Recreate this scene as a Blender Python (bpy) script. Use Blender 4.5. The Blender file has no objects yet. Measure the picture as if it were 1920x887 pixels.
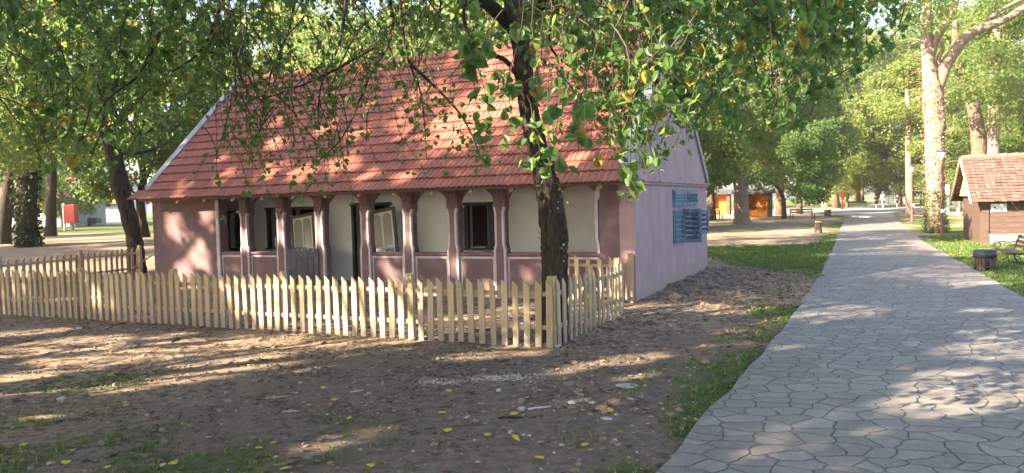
import bpy, bmesh, math, random
import numpy as np
from mathutils import Vector, Matrix
random.seed(7); np.random.seed(7)
rng = np.random.default_rng(11)
R = math.radians
sc = bpy.context.scene
col = sc.collection

# ---------------- camera ----------------
FPX, PITCH, ROLL, CH = 1424.2, .04384, -.02665, 1.8
cF = np.array([0, math.cos(PITCH), -math.sin(PITCH)])
_r = np.array([1., 0, 0]); _u = np.array([0, math.sin(PITCH), math.cos(PITCH)])
cR = _r*math.cos(ROLL)+_u*math.sin(ROLL); cU = -_r*math.sin(ROLL)+_u*math.cos(ROLL)
cam = bpy.data.objects.new('camera', bpy.data.cameras.new('camera')); col.objects.link(cam)
cam.data.sensor_width = 36; cam.data.lens = FPX/1920*36
cam.data.clip_start = .05; cam.data.clip_end = 2000
cam.matrix_world = Matrix(((cR[0], cU[0], -cF[0], 0), (cR[1], cU[1], -cF[1], 0), (cR[2], cU[2], -cF[2], CH), (0, 0, 0, 1)))
sc.camera = cam

# ---------------- light ----------------
EL = R(29); SH = (-0.90, -0.43)
_n = math.hypot(*SH); SH = (SH[0]/_n, SH[1]/_n)
tosun = Vector((SH[0]*math.cos(EL), SH[1]*math.cos(EL), math.sin(EL)))
world = bpy.data.worlds.new("World"); sc.world = world; world.use_nodes = True
nt = world.node_tree; bg = nt.nodes['Background']
sky = nt.nodes.new('ShaderNodeTexSky'); sky.sky_type = 'NISHITA'; sky.sun_disc = False
sky.sun_elevation = EL; sky.sun_rotation = math.atan2(SH[0], SH[1]); sky.dust_density = 3.0; sky.air_density = 1.0; sky.ozone_density = 1.0
nt.links.new(sky.outputs[0], bg.inputs[0]); bg.inputs[1].default_value = .075
sl = bpy.data.lights.new('sun', 'SUN'); sl.energy = 5.0; sl.angle = R(.55); sl.color = (1, .82, .58)
so = bpy.data.objects.new('sun', sl); col.objects.link(so)
so.rotation_euler = tosun.to_track_quat('Z', 'Y').to_euler()
sc.view_settings.view_transform = 'Standard'; sc.view_settings.look = 'None'
sc.view_settings.exposure = 2.95; sc.view_settings.gamma = 1
sc.cycles.max_bounces = 7; sc.cycles.diffuse_bounces = 4; sc.cycles.transmission_bounces = 4; sc.cycles.glossy_bounces = 2
sc.cycles.use_denoising = True
sc.render.film_transparent = False

# ---------------- terrain and pixel helpers ----------------
def sst(a, b, x):
    t = np.clip((x-a)/(b-a), 0, 1); return t*t*(3-2*t)
def Hg(x, y):
    return .6*sst(21, 38, y)*sst(-7, -17, x)
def ray(px, py):
    return cF+cR*(px-960)/FPX-cU*(py-443.5)/FPX
def at(px, py, Y):
    d = ray(px, py); k = Y/d[1]; return Vector((d[0]*k, Y, CH+d[2]*k))
def G(px, py, dz=0):
    d = ray(px, py); z = 0
    for _ in range(12):
        t = (z+dz-CH)/d[2]; z = float(Hg(d[0]*t, d[1]*t))
    return Vector((d[0]*t, d[1]*t, z))

# ---------------- materials ----------------
def newmat(name):
    m = bpy.data.materials.new(name); m.use_nodes = True
    n = m.node_tree; p = n.nodes['Principled BSDF']; return m, n, p
def mix(n, a, b, fac, mode='MIX'):
    x = n.nodes.new('ShaderNodeMix'); x.data_type = 'RGBA'; x.blend_type = mode
    for i, v in ((0, fac), (6, a), (7, b)):
        if hasattr(v, 'is_linked') or hasattr(v, 'links'): n.links.new(v, x.inputs[i])
        elif i == 0: x.inputs[0].default_value = v
        else: x.inputs[i].default_value = (*v[:3], 1)
    return x.outputs[2]
def ramp(n, src, a, b):
    x = n.nodes.new('ShaderNodeMapRange'); n.links.new(src, x.inputs[0])
    x.inputs[1].default_value = a; x.inputs[2].default_value = b; return x.outputs[0]
def noise(n, scale, detail=4, rough=.55, vec=None, dist=0):
    x = n.nodes.new('ShaderNodeTexNoise'); x.inputs['Scale'].default_value = scale
    x.inputs['Detail'].default_value = detail; x.inputs['Roughness'].default_value = rough
    x.inputs['Distortion'].default_value = dist
    if vec is None:
        tc = n.nodes.new('ShaderNodeTexCoord'); vec = tc.outputs['Object']
    n.links.new(vec, x.inputs[0]); return x.outputs[0]
def scaled(n, s):
    tc = n.nodes.new('ShaderNodeTexCoord'); mp = n.nodes.new('ShaderNodeMapping')
    mp.inputs['Scale'].default_value = s; n.links.new(tc.outputs['Object'], mp.inputs[0]); return mp.outputs[0]
def bump(n, p, h, strength, dist=.01):
    b = n.nodes.new('ShaderNodeBump'); b.inputs['Strength'].default_value = strength; b.inputs['Distance'].default_value = dist
    n.links.new(h, b.inputs['Height']); n.links.new(b.outputs[0], p.inputs['Normal']); return b
def island(n):
    g = n.nodes.new('ShaderNodeNewGeometry'); return g.outputs['Random Per Island']
def surf(name, c1, c2, scale=4, rough=.85, bs=.3, bscale=None, stretch=None, c3=None, s3=.7, isl=0, bd=.01, lo=.35, hi=.65, objr=0, splash=None):
    m, n, p = newmat(name)
    v = scaled(n, stretch) if stretch else None
    f = ramp(n, noise(n, scale, 6, .6, v), lo, hi)
    c = mix(n, c1, c2, f)
    if c3: c = mix(n, c, c3, ramp(n, noise(n, s3, 5, .6), .52, .7))
    if isl:
        c = mix(n, c, (c1[0]*.45, c1[1]*.45, c1[2]*.45), ramp(n, island(n), 0, 1/isl))
    if objr:
        oi = n.nodes.new('ShaderNodeObjectInfo'); c = mix(n, c, (c1[0]*.62, c1[1]*.58, c1[2]*.52), ramp(n, oi.outputs['Random'], 0, 1/objr))
    if splash:
        tc = n.nodes.new('ShaderNodeTexCoord'); sx = n.nodes.new('ShaderNodeSeparateXYZ'); n.links.new(tc.outputs['Object'], sx.inputs[0])
        a_ = n.nodes.new('ShaderNodeMath'); a_.operation = 'MULTIPLY_ADD'; n.links.new(noise(n, 3.5, 6, .7), a_.inputs[0]); a_.inputs[1].default_value = -1.3; n.links.new(sx.outputs[2], a_.inputs[2])
        rp = n.nodes.new('ShaderNodeMapRange'); n.links.new(a_.outputs[0], rp.inputs[0]); rp.inputs[1].default_value = -.28; rp.inputs[2].default_value = -.55
        c = mix(n, c, splash, rp.outputs[0])
        v2 = scaled(n, (6, 6, .5)); c = mix(n, c, (c2[0]*.72, c2[1]*.72, c2[2]*.74), ramp(n, noise(n, 1.6, 5, .65, v2), .60, .80))
    n.links.new(c, p.inputs['Base Color']); p.inputs['Roughness'].default_value = rough
    p.inputs['Specular IOR Level'].default_value = .3
    if bs: bump(n, p, noise(n, bscale or scale*6, 5, .6, v), bs, bd)
    return m
def leafmat(name, c1, c2, c3=None, t3=.93, trans=.45, spec=.25, rough=.45):
    m, n, p = newmat(name); r = island(n)
    c = mix(n, c1, c2, r)
    if c3: 
        g = n.nodes.new('ShaderNodeMath'); g.operation = 'GREATER_THAN'
        w = n.nodes.new('ShaderNodeMath'); w.operation = 'FRACT'
        w2 = n.nodes.new('ShaderNodeMath'); w2.operation = 'MULTIPLY'; w2.inputs[1].default_value = 37.7
        n.links.new(r, w2.inputs[0]); n.links.new(w2.outputs[0], w.inputs[0]); n.links.new(w.outputs[0], g.inputs[0]); g.inputs[1].default_value = t3
        c = mix(n, c, c3, g.outputs[0])
    n.links.new(c, p.inputs['Base Color']); p.inputs['Roughness'].default_value = rough; p.inputs['Specular IOR Level'].default_value = spec
    tr = n.nodes.new('ShaderNodeBsdfTranslucent')
    hs = n.nodes.new('ShaderNodeHueSaturation'); hs.inputs['Hue'].default_value = .475; hs.inputs['Saturation'].default_value = 1.1; hs.inputs['Value'].default_value = 1.9
    n.links.new(c, hs.inputs['Color']); n.links.new(hs.outputs[0], tr.inputs[0])
    mx = n.nodes.new('ShaderNodeMixShader'); mx.inputs[0].default_value = trans
    n.links.new(p.outputs[0], mx.inputs[1]); n.links.new(tr.outputs[0], mx.inputs[2])
    n.links.new(mx.outputs[0], n.nodes['Material Output'].inputs[0]); return m

M = {}
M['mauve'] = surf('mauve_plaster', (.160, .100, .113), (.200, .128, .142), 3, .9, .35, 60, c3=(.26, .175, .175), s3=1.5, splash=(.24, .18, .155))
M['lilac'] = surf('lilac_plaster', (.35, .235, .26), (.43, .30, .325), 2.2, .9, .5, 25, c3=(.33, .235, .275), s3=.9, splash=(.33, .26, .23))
M['trim'] = surf('pale_trim', (.46, .39, .43), (.56, .48, .52), 6, .85, .2, 40)
M['verge'] = surf('grey_mortar_verge', (.25, .25, .29), (.33, .33, .37), 5, .9, .4, 40)
M['white'] = surf('whitewash', (.80, .82, .87), (.84, .86, .91), 2, .9, .25, 30, c3=(.74, .72, .69), s3=.8)
M['wood'] = surf('fresh_pine', (.46, .35, .235), (.57, .455, .325), 3, .7, .3, 12, stretch=(14, 14, 1.2), objr=.72, splash=(.30, .24, .19))
M['woodb'] = surf('fresh_pine_darker', (.38, .27, .17), (.50, .38, .25), 3, .75, .3, 12, stretch=(10, 10, 1))
M['dark'] = surf('dark_painted_wood', (.045, .04, .045), (.07, .065, .07), 5, .6, .2, 30)
M['grey'] = surf('grey_painted_wood', (.10, .095, .11), (.16, .15, .17), 5, .65, .2, 30)
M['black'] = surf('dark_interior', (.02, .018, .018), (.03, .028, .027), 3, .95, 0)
M['blue'] = surf('blue_painted_shutter', (.075, .12, .205), (.13, .19, .29), 6, .6, .35, 30, c3=(.22, .27, .34), s3=7)
M['bluel'] = surf('pale_blue_paint', (.16, .23, .35), (.25, .33, .45), 6, .6, .35, 30)
M['brick'] = surf('carved_brick', (.175, .105, .108), (.22, .14, .14), 14, .9, .9, 30, bd=.02)
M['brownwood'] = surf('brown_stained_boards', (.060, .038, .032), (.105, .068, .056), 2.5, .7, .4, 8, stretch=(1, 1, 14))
M['stone'] = surf('concrete_base', (.30, .27, .25), (.42, .39, .36), 4, .9, .5, 30)
M['pale'] = surf('pale_stone', (.28, .26, .24), (.38, .36, .33), 9, .9, .6, 30)
M['redbrick'] = surf('broken_brick', (.36, .17, .12), (.46, .25, .18), 12, .95, .7, 40)
M['metal'] = surf('dark_cast_iron', (.03, .03, .032), (.05, .05, .05), 12, .5, .2, 40)
M['rust'] = surf('brown_metal_post', (.12, .055, .04), (.17, .08, .06), 8, .6, .2, 40)
M['bag'] = surf('black_plastic_bag', (.03, .035, .05), (.06, .07, .09), 8, .35, .8, 14, bd=.03)
M['orange'] = surf('orange_lit_wood', (.30, .09, .02), (.74, .26, .03), 2.6, .7, .3, 10)  # orange light put into the wood colour, mottled with brown
M['redpaint'] = surf('red_paint', (.40, .05, .04), (.48, .09, .06), 5, .6, .2, 20)
M['turq'] = surf('turquoise_paint', (.22, .62, .50), (.30, .70, .58), 3, .8, .1, 20)
M['yellow'] = surf('yellow_board', (.80, .55, .05), (.85, .62, .08), 4, .6, .1, 20)
M['signwhite'] = surf('white_sign', (.72, .78, .84), (.76, .82, .88), 4, .5, 0)
M['cloth'] = surf('white_cloth', (.78, .76, .76), (.84, .82, .82), 4, .9, .3, 10)
def glassm():
    m, n, p = newmat('window_glass'); p.inputs['Base Color'].default_value = (.42, .42, .40, 1); p.inputs['Roughness'].default_value = .08
    p.inputs['Alpha'].default_value = 1; p.inputs['Specular IOR Level'].default_value = .7; return m
M['glass'] = glassm()
def barkm(name, a, b, sc_=3, st=(5, 5, .9), bd=.05):
    m, n, p = newmat(name); v = scaled(n, st)
    nz = noise(n, sc_, 7, .7, v, .6)
    c = mix(n, a, b, ramp(n, nz, .38, .66)); n.links.new(c, p.inputs['Base Color'])
    p.inputs['Roughness'].default_value = .95; p.inputs['Specular IOR Level'].default_value = .15
    bump(n, p, nz, 1.0, bd); return m
M['bark'] = barkm('dark_bark', (.028, .022, .018), (.10, .08, .065), 4)
M['bark2'] = barkm('brown_bark', (.08, .055, .04), (.20, .15, .11))
M['barkpale'] = barkm('pale_bark', (.15, .105, .08), (.36, .27, .21), 3)
M['twig'] = surf('twig_bark', (.05, .038, .03), (.10, .08, .06), 20, .9, 0)
M['vine'] = surf('dry_vine', (.30, .20, .14), (.46, .33, .24), 20, .9, 0)
M['leafnear'] = leafmat('mulberry_leaf', (.066, .150, .045), (.125, .200, .065), (.24, .22, .05), .955, .55, .5, .36)
M['leaffar'] = leafmat('tree_leaf', (.085, .150, .048), (.150, .195, .070), (.22, .19, .06), .94, .6, .2, .55)
M['leafyel'] = leafmat('yellowing_leaf', (.12, .19, .058), (.20, .24, .085), (.28, .24, .08), .92, .6, .2, .55)
M['leafdk'] = leafmat('dark_leaf', (.055, .115, .038), (.10, .155, .052), None, 1, .5, .2, .55)
M['ivy'] = leafmat('ivy_leaf', (.04, .075, .02), (.09, .12, .03), None, 1, .25, .3, .5)
M['ivydk'] = leafmat('dark_ivy_leaf', (.02, .035, .015), (.04, .06, .022), None, 1, .2, .3, .5)
M['dryleaf'] = leafmat('dry_leaf', (.055, .032, .022), (.24, .155, .10), (.38, .30, .22), .86, .15, .2, .7)
M['yleaf'] = leafmat('yellow_fallen_leaf', (.46, .36, .03), (.58, .47, .06), None, 1, .2, .3, .5)
M['grassb'] = leafmat('grass_blade', (.055, .12, .025), (.11, .18, .05), (.25, .21, .10), .85, .35, .2, .6)
def roofm(name, a, b, c3, s3=.8, mossy=False):
    m, n, p = newmat(name); r = island(n)
    c = mix(n, a, b, r)
    c = mix(n, c, c3, ramp(n, noise(n, s3, 6, .65), .45, .75))
    c = mix(n, c, (.12, .05, .04), ramp(n, noise(n, 22, 6, .7), .60, .85))
    if mossy: c = mix(n, c, (.27, .24, .22), ramp(n, noise(n, 7, 6, .7), .60, .66))
    n.links.new(c, p.inputs['Base Color']); p.inputs['Roughness'].default_value = .75; p.inputs['Specular IOR Level'].default_value = .35
    bump(n, p, noise(n, 30, 5, .6), .3, .01); return m
M['tile'] = roofm('terracotta_tile', (.27, .092, .066), (.35, .130, .092), (.235, .095, .078))
M['tileold'] = roofm('old_mossy_tile', (.085, .052, .045), (.15, .085, .068), (.07, .055, .052), 1.2, True)

# ---------------- ground material (vertex masks say where grass grows and where shade is painted) ----------------
def groundm():
    m, n, p = newmat('bare_earth')
    at_ = n.nodes.new('ShaderNodeAttribute'); at_.attribute_name = 'cover'
    sp = n.nodes.new('ShaderNodeSeparateColor'); n.links.new(at_.outputs['Color'], sp.inputs[0])
    n1 = noise(n, .8, 7, .65); n2 = noise(n, 9, 7, .7); n3 = noise(n, 45, 4, .7)
    c = mix(n, (.28, .205, .152), (.43, .325, .24), ramp(n, n1, .35, .65))
    c = mix(n, c, (.095, .075, .062), ramp(n, n2, .46, .64))
    c = mix(n, c, (.42, .34, .27), ramp(n, n3, .60, .76))
    shade_earth = mix(n, (.17, .134, .11), (.265, .21, .17), ramp(n, n2, .4, .6))  # darker earth tone stands in for shade where the mask is set
    shade_earth = mix(n, shade_earth, (.30, .26, .22), ramp(n, n3, .66, .78))
    c = mix(n, c, shade_earth, sp.outputs[1])
    g = mix(n, (.050, .085, .022), (.10, .14, .035), ramp(n, noise(n, 5, 6, .7), .35, .65))
    g = mix(n, g, (.17, .15, .07), ramp(n, noise(n, 1.7, 6, .7), .5, .75))
    ad = n.nodes.new('ShaderNodeMath'); ad.operation = 'MULTIPLY_ADD'
    sub = n.nodes.new('ShaderNodeMath'); sub.operation = 'SUBTRACT'; n.links.new(n2, sub.inputs[0]); sub.inputs[1].default_value = .5
    n.links.new(sub.outputs[0], ad.inputs[0]); ad.inputs[1].default_value = 1.6; n.links.new(sp.outputs[0], ad.inputs[2])
    c = mix(n, c, g, ramp(n, ad.outputs[0], .3, .65))
    n.links.new(c, p.inputs['Base Color']); p.inputs['Roughness'].default_value = .95; p.inputs['Specular IOR Level'].default_value = .15
    s = n.nodes.new('ShaderNodeMath'); s.operation = 'ADD'; n.links.new(n2, s.inputs[0]); n.links.new(n3, s.inputs[1])
    bump(n, p, s.outputs[0], 1.0, .05); return m
M['ground'] = groundm()
def pathm():
    m, n, p = newmat('stamped_concrete')
    tc = n.nodes.new('ShaderNodeTexCoord')
    nz = n.nodes.new('ShaderNodeTexNoise'); nz.inputs['Scale'].default_value = 2.2; nz.inputs['Detail'].default_value = 3; n.links.new(tc.outputs['Object'], nz.inputs[0])
    mv = n.nodes.new('ShaderNodeVectorMath'); mv.operation = 'MULTIPLY_ADD'; n.links.new(nz.outputs['Color'], mv.inputs[0]); mv.inputs[1].default_value = (.28, .28, 0); n.links.new(tc.outputs['Object'], mv.inputs[2])
    mp = n.nodes.new('ShaderNodeMapping'); mp.inputs['Rotation'].default_value = (0, 0, R(25)); mp.inputs['Scale'].default_value = (1, 1.25, 1); n.links.new(mv.outputs[0], mp.inputs[0])
    vo = n.nodes.new('ShaderNodeTexVoronoi'); vo.feature = 'DISTANCE_TO_EDGE'; vo.voronoi_dimensions = '2D'; vo.inputs['Scale'].default_value = 4.0; vo.inputs['Randomness'].default_value = .82
    n.links.new(mp.outputs[0], vo.inputs['Vector'])
    vc = n.nodes.new('ShaderNodeTexVoronoi'); vc.feature = 'F1'; vc.voronoi_dimensions = '2D'; vc.inputs['Scale'].default_value = 4.0; vc.inputs['Randomness'].default_value = .82
    n.links.new(mp.outputs[0], vc.inputs['Vector'])
    sepc = n.nodes.new('ShaderNodeSeparateColor'); n.links.new(vc.outputs['Color'], sepc.inputs[0])
    j = ramp(n, vo.outputs[0], .009, .026)
    n1 = noise(n, 1.1, 6, .65); n2 = noise(n, 14, 7, .75); n3 = noise(n, 60, 3, .6)
    c = mix(n, (.17, .156, .150), (.24, .222, .214), ramp(n, n1, .35, .65))
    c = mix(n, c, (.28, .265, .255), ramp(n, n2, .5, .68))
    c = mix(n, c, (.12, .108, .105), ramp(n, n3, .54, .74))
    c2 = mix(n, c, (.68, .64, .62), .8, 'MULTIPLY'); c = mix(n, c, c2, ramp(n, sepc.outputs[0], .0, 1.0))
    # joints fade where worn (noise)
    w = ramp(n, noise(n, .9, 4, .6), .30, .55)
    jj = n.nodes.new('ShaderNodeMath'); jj.operation = 'SUBTRACT'; jj.inputs[0].default_value = 1; n.links.new(j, jj.inputs[1])
    wm = n.nodes.new('ShaderNodeMath'); wm.operation = 'MULTIPLY_ADD'; n.links.new(w, wm.inputs[0]); wm.inputs[1].default_value = .6; wm.inputs[2].default_value = .35
    jm = n.nodes.new('ShaderNodeMath'); jm.operation = 'MULTIPLY'; n.links.new(jj.outputs[0], jm.inputs[0]); n.links.new(wm.outputs[0], jm.inputs[1])
    c = mix(n, c, (.075, .066, .060), jm.outputs[0])
    n.links.new(c, p.inputs['Base Color']); p.inputs['Roughness'].default_value = .62; p.inputs['Specular IOR Level'].default_value = .45
    h = n.nodes.new('ShaderNodeMath'); h.operation = 'MULTIPLY_ADD'; n.links.new(n2, h.inputs[0]); h.inputs[1].default_value = .5; n.links.new(ramp(n, vo.outputs[0], 0, .05), h.inputs[2])
    bump(n, p, h.outputs[0], 1.0, .02); return m
M['path'] = pathm()

# ---------------- mesh helpers ----------------
def link(o, parent=None):
    col.objects.link(o)
    if parent: o.parent = parent
    return o
def tag(o, label=None, cat=None, group=None, kind=None):
    if label: o['label'] = label
    if cat: o['category'] = cat
    if group: o['group'] = group
    if kind: o['kind'] = kind
    return o
def empty(name, loc=(0, 0, 0), rz=0, label=None, cat=None, group=None):
    o = bpy.data.objects.new(name, None); o.empty_display_size = .2; o.location = loc; o.rotation_euler = (0, 0, rz)
    col.objects.link(o); return tag(o, label, cat, group)
class MB:
    def __init__(s): s.v = []; s.f = []; s.mi = []
    def add(s, vs, fs):
        k = len(s.v); s.v += [tuple(v) for v in vs]; s.f += [tuple(i+k for i in f) for f in fs]; return s
    def box(s, x0, x1, y0, y1, z0, z1):
        return s.add([(x0, y0, z0), (x1, y0, z0), (x1, y1, z0), (x0, y1, z0), (x0, y0, z1), (x1, y0, z1), (x1, y1, z1), (x0, y1, z1)],
            [(0, 3, 2, 1), (4, 5, 6, 7), (0, 1, 5, 4), (1, 2, 6, 5), (2, 3, 7, 6), (3, 0, 4, 7)])
    def obox(s, c, u, v, w, a, b, h):   # oriented box, centre c, half sizes
        c, u, v, w = map(Vector, (c, u, v, w)); P = []
        for k in (-1, 1):
            for i, j in ((-1, -1), (1, -1), (1, 1), (-1, 1)): P.append(c+u*a*i+v*b*j+w*h*k)
        return s.add(P, [(0, 3, 2, 1), (4, 5, 6, 7), (0, 1, 5, 4), (1, 2, 6, 5), (2, 3, 7, 6), (3, 0, 4, 7)])
    def prism(s, poly, axis, a, b):     # poly of 2D points extruded along axis ('x','y','z')
        n = len(poly)
        def p(q, t): return {'x': (t, q[0], q[1]), 'y': (q[0], t, q[1]), 'z': (q[0], q[1], t)}[axis]
        return s.add([p(q, a) for q in poly]+[p(q, b) for q in poly], [tuple(range(n))[::-1], tuple(range(n, 2*n))]+[(i, (i+1) % n, n+(i+1) % n, n+i) for i in range(n)])
    def tube(s, pts, rad, seg=8, wob=0, cap=True):
        pts = [Vector(p) for p in pts]; n = len(pts); k = len(s.v); ref = None
        if not hasattr(rad, '__len__'): rad = [rad]*n
        for i, p in enumerate(pts):
            t = (pts[min(i+1, n-1)]-pts[max(i-1, 0)]).normalized()
            if ref is None: ref = t.orthogonal().normalized()
            ref = (ref-t*ref.dot(t)); ref = ref.normalized() if ref.length > 1e-6 else t.orthogonal().normalized()
            b = t.cross(ref)
            for j in range(seg):
                a = 2*math.pi*j/seg; r = rad[i]*(1+(random.uniform(-wob, wob) if wob else 0))
                s.v.append(tuple(p+(ref*math.cos(a)+b*math.sin(a))*r))
        for i in range(n-1):
            for j in range(seg):
                q = (j+1) % seg; s.f.append((k+i*seg+j, k+i*seg+q, k+(i+1)*seg+q, k+(i+1)*seg+j))
        if cap: s.f.append(tuple(k+j for j in range(seg))[::-1]); s.f.append(tuple(k+(n-1)*seg+j for j in range(seg)))
        return s
    def lathe(s, prof, c=(0, 0, 0), seg=16):
        k = len(s.v); n = len(prof)
        for r, z in prof:
            for j in range(seg):
                a = 2*math.pi*j/seg; s.v.append((c[0]+r*math.cos(a), c[1]+r*math.sin(a), c[2]+z))
        for i in range(n-1):
            for j in range(seg):
                q = (j+1) % seg; s.f.append((k+i*seg+j, k+i*seg+q, k+(i+1)*seg+q, k+(i+1)*seg+j))
        s.f.append(tuple(k+j for j in range(seg))[::-1]); s.f.append(tuple(k+(n-1)*seg+j for j in range(seg))); return s
    def build(s, name, mat, parent=None, smooth=False, bevel=0, loc=None, label=None):
        me = bpy.data.meshes.new(name); me.from_pydata(s.v, [], s.f); me.materials.append(mat)
        if smooth: me.polygons.foreach_set('use_smooth', [True]*len(me.polygons))
        me.update(); o = bpy.data.objects.new(name, me); link(o, parent)
        if loc is not None: o.location = loc
        if bevel:
            b = o.modifiers.new('bevel', 'BEVEL'); b.width = bevel; b.segments = 2; b.limit_method = 'ANGLE'
        if label: o['label'] = label
        return o
def npmesh(name, V, F, mat, parent=None, smooth=False):
    """V (n,3), F (m,k) all faces of k corners"""
    me = bpy.data.meshes.new(name); m, k = F.shape
    me.vertices.add(len(V)); me.vertices.foreach_set('co', np.ascontiguousarray(V, dtype=np.float32).ravel())
    me.loops.add(m*k); me.loops.foreach_set('vertex_index', np.ascontiguousarray(F, dtype=np.int32).ravel())
    me.polygons.add(m); me.polygons.foreach_set('loop_start', np.arange(0, m*k, k, dtype=np.int32))
    me.polygons.foreach_set('use_smooth', np.full(m, smooth))
    me.materials.append(mat); me.update(calc_edges=True); me.validate()
    o = bpy.data.objects.new(name, me); return link(o, parent)
def unit(a): return a/np.maximum(np.linalg.norm(a, axis=-1, keepdims=True), 1e-9)
def leaf_arrays(C, S, kind='kite', down=0., flat=0.):
    """one leaf per centre C (n,3), size S (n,). kite: 4 verts 1 quad; heart: 9 verts 2x quads fan"""
    n = len(C)
    T = unit(rng.normal(size=(n, 3))+np.array([0, 0, -down]))           # leaf direction
    N = rng.normal(size=(n, 3))+np.array([0, 0, flat]); B = unit(np.cross(N, T)); N = np.cross(T, B)
    S = S[:, None]
    if kind == 'kite':
        P = np.stack([C, C+T*S*.45+B*S*.36, C+T*S, C+T*S*.45-B*S*.36+N*S*.12], 1)
        return P.reshape(-1, 3), np.arange(4*n).reshape(n, 4)
    if kind == 'lobed':
        pr = [(0, 0, 0), (-.02, .22, .07), (.16, .46, .16), (.42, .50, .15), (.66, .36, .05), (.84, .16, -.04), (1.05, 0, -.16)]
        mid = [(0, 0), (.16, .0), (.42, .01), (.66, -.02), (.84, -.07)]
    else:
        pr = [(0, 0, 0), (-.10, .20, .04), (.06, .40, .11), (.34, .43, .11), (.62, .28, .05), (.83, .11, -.03), (1.04, 0, -.14)]
        mid = [(0, 0), (.06, .0), (.34, .01), (.62, -.02), (.83, -.06)]
    cup = rng.uniform(.3, 1.6, (n, 1)); curl = rng.uniform(-.5, 1.2, (n, 1))
    V = []
    wl = rng.uniform(.85, 1.15, (n, 1))
    for (a, h) in mid: V.append(C+T*S*a+N*S*(h*1.0-curl*.12*a*a))
    V.append(C+T*S*1.04+N*S*(-.10-curl*.15))                       # tip idx5
    for sgn in (1, -1):
        for (a, w, h) in pr[1:6]: V.append(C+T*S*a+B*S*w*sgn*wl+N*S*(h*cup-curl*.12*a*a))
    P = np.stack(V, 1); m = P.shape[1]     # 16 verts: 0-4 mid,5 tip,6-10 right,11-15 left
    F = []
    for b in (6, 11):
        q = [(0, 1, b+1, b), (1, 2, b+2, b+1), (2, 3, b+3, b+2), (3, 4, b+4, b+3), (4, 5, b+4, b+4)]
        F += q[:4]
    F += [(4, 5, 15, 15), (4, 5, 10, 10)]
    quads = np.array([f for f in F if len(set(f)) == 4])
    tr = [(4, 10, 5), (4, 5, 15)]
    # turn tip triangles into quads by reusing previous mid (3) -> keep simple: quad (3? ) ; use degenerate-free quad (4,10,5,15)
    quads = np.vstack([quads[:3], [(3, 4, 10, 9)], quads[4:7], [(3, 4, 15, 14)], [(4, 10, 5, 15)]])
    A = (np.arange(n)[:, None, None]*m+quads[None]).reshape(-1, 4)
    return P.reshape(-1, 3), A

# ---------------- value noise for terrain ----------------
_g = np.random.default_rng(3).random((256, 256))
def vn(x, y):
    xi = np.floor(x).astype(int); yi = np.floor(y).astype(int); fx = x-xi; fy = y-yi
    fx = fx*fx*(3-2*fx); fy = fy*fy*(3-2*fy); g = _g
    a = g[xi % 256, yi % 256]; b = g[(xi+1) % 256, yi % 256]; c = g[xi % 256, (yi+1) % 256]; d = g[(xi+1) % 256, (yi+1) % 256]
    return (a*(1-fx)+b*fx)*(1-fy)+(c*(1-fx)+d*fx)*fy
def fbm(x, y, o=4):
    s = 0; a = .5; 
    for i in range(o): s = s+a*vn(x*2**i+i*17.3, y*2**i+i*9.1); a *= .5
    return s
# ---------------- path outline ----------------
PL = [G(*q)[:2] for q in ((1240, 887), (1310, 800), (1400, 700), (1470, 620), (1530, 530), (1560, 470), (1580, 420), (1588, 405))]
PR = [G(*q)[:2] for q in ((1920, 562), (1850, 520), (1740, 460), (1690, 420), (1676, 408))]
PL = [(-.55, 2.1), (.2, 3.6)]+[tuple(q) for q in PL]
PR = [(3.6, 2.0), (6.2, 7.5)]+[tuple(q) for q in PR]
def xat(P, y):
    ys = np.array([p[1] for p in P]); xs = np.array([p[0] for p in P]); return np.interp(y, ys, xs)
def cover(x, y):
    """returns grass and painted-shade masks"""
    n1 = fbm(x*.5, y*.5, 5); n2 = fbm(x*2.3+9, y*2.3, 4)
    g = np.zeros_like(x)
    dl = xat(PL, y)-x           # distance left of path
    dr = x-xat(PR, y)
    inY = (y < 66)
    v = sst(1.3, .3, dl)*(dl > -1)*sst(8.3, 10.5, y)*inY
    g = np.maximum(g, v*(.15+1.3*n2))
    v2 = sst(.9, .2, dl)*(dl > -1)*sst(3, 5, y)*inY*sst(.48, .62, n1); g = np.maximum(g, v2*.6)
    # meadow behind house
    m = sst(16.5, 18.5, y)*sst(29, 26, y)*sst(5.2, 6.6, x)*sst(.5, 0, -dl-.5); g = np.maximum(g, m*(.25+1.2*n1)*(dl > -.5))
    m = sst(26, 40, y)*sst(.45, .6, n1)*(x > 3)*.5; g = np.maximum(g, m)
    # right of the path
    gr = (dr > -.3)*inY; far = sst(30, 26, y); g = np.maximum(g, gr*(far*(.95) + (1-far)*sst(.42, .58, fbm(x*.3+5, y*.3, 4))*.85))
    # lower left patches
    w = sst(8.2, 5.4, y+.25*x+.8)*sst(-.5, -2.0, x-.2*y+.6)*sst(.40, .58, fbm(x*1.3+2, y*1.3+4, 4)); g = np.maximum(g, w*.55)
    w = sst(1.3, .4, np.hypot(x+4.6, (y-8.2)*1.6))*.6*sst(.4, .55, n2); g = np.maximum(g, w)
    w = sst(1.6, .2, dl)*(dl > 0)*sst(5, 6, y)*sst(9, 8, y)*sst(.42, .55, n2)*.7; g = np.maximum(g, w)
    # far left lawn
    g = np.maximum(g, sst(46, 52, y)*sst(-9, -16, x)*.95)
    g = np.maximum(g, sst(110, 130, y)*.8)
    shade_earth = sst(9.6, 8.2, y-.15*x+1.2*(n1-.5)*3)*sst(-4.5, -1.5, x+1.6*(n2-.5))*sst(4.5, 3.0, x)
    shade_earth = np.maximum(shade_earth, sst(14, 16, y)*sst(-6, -9, x)*.5)
    return np.clip(g, 0, 1), np.clip(shade_earth, 0, 1)
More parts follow.
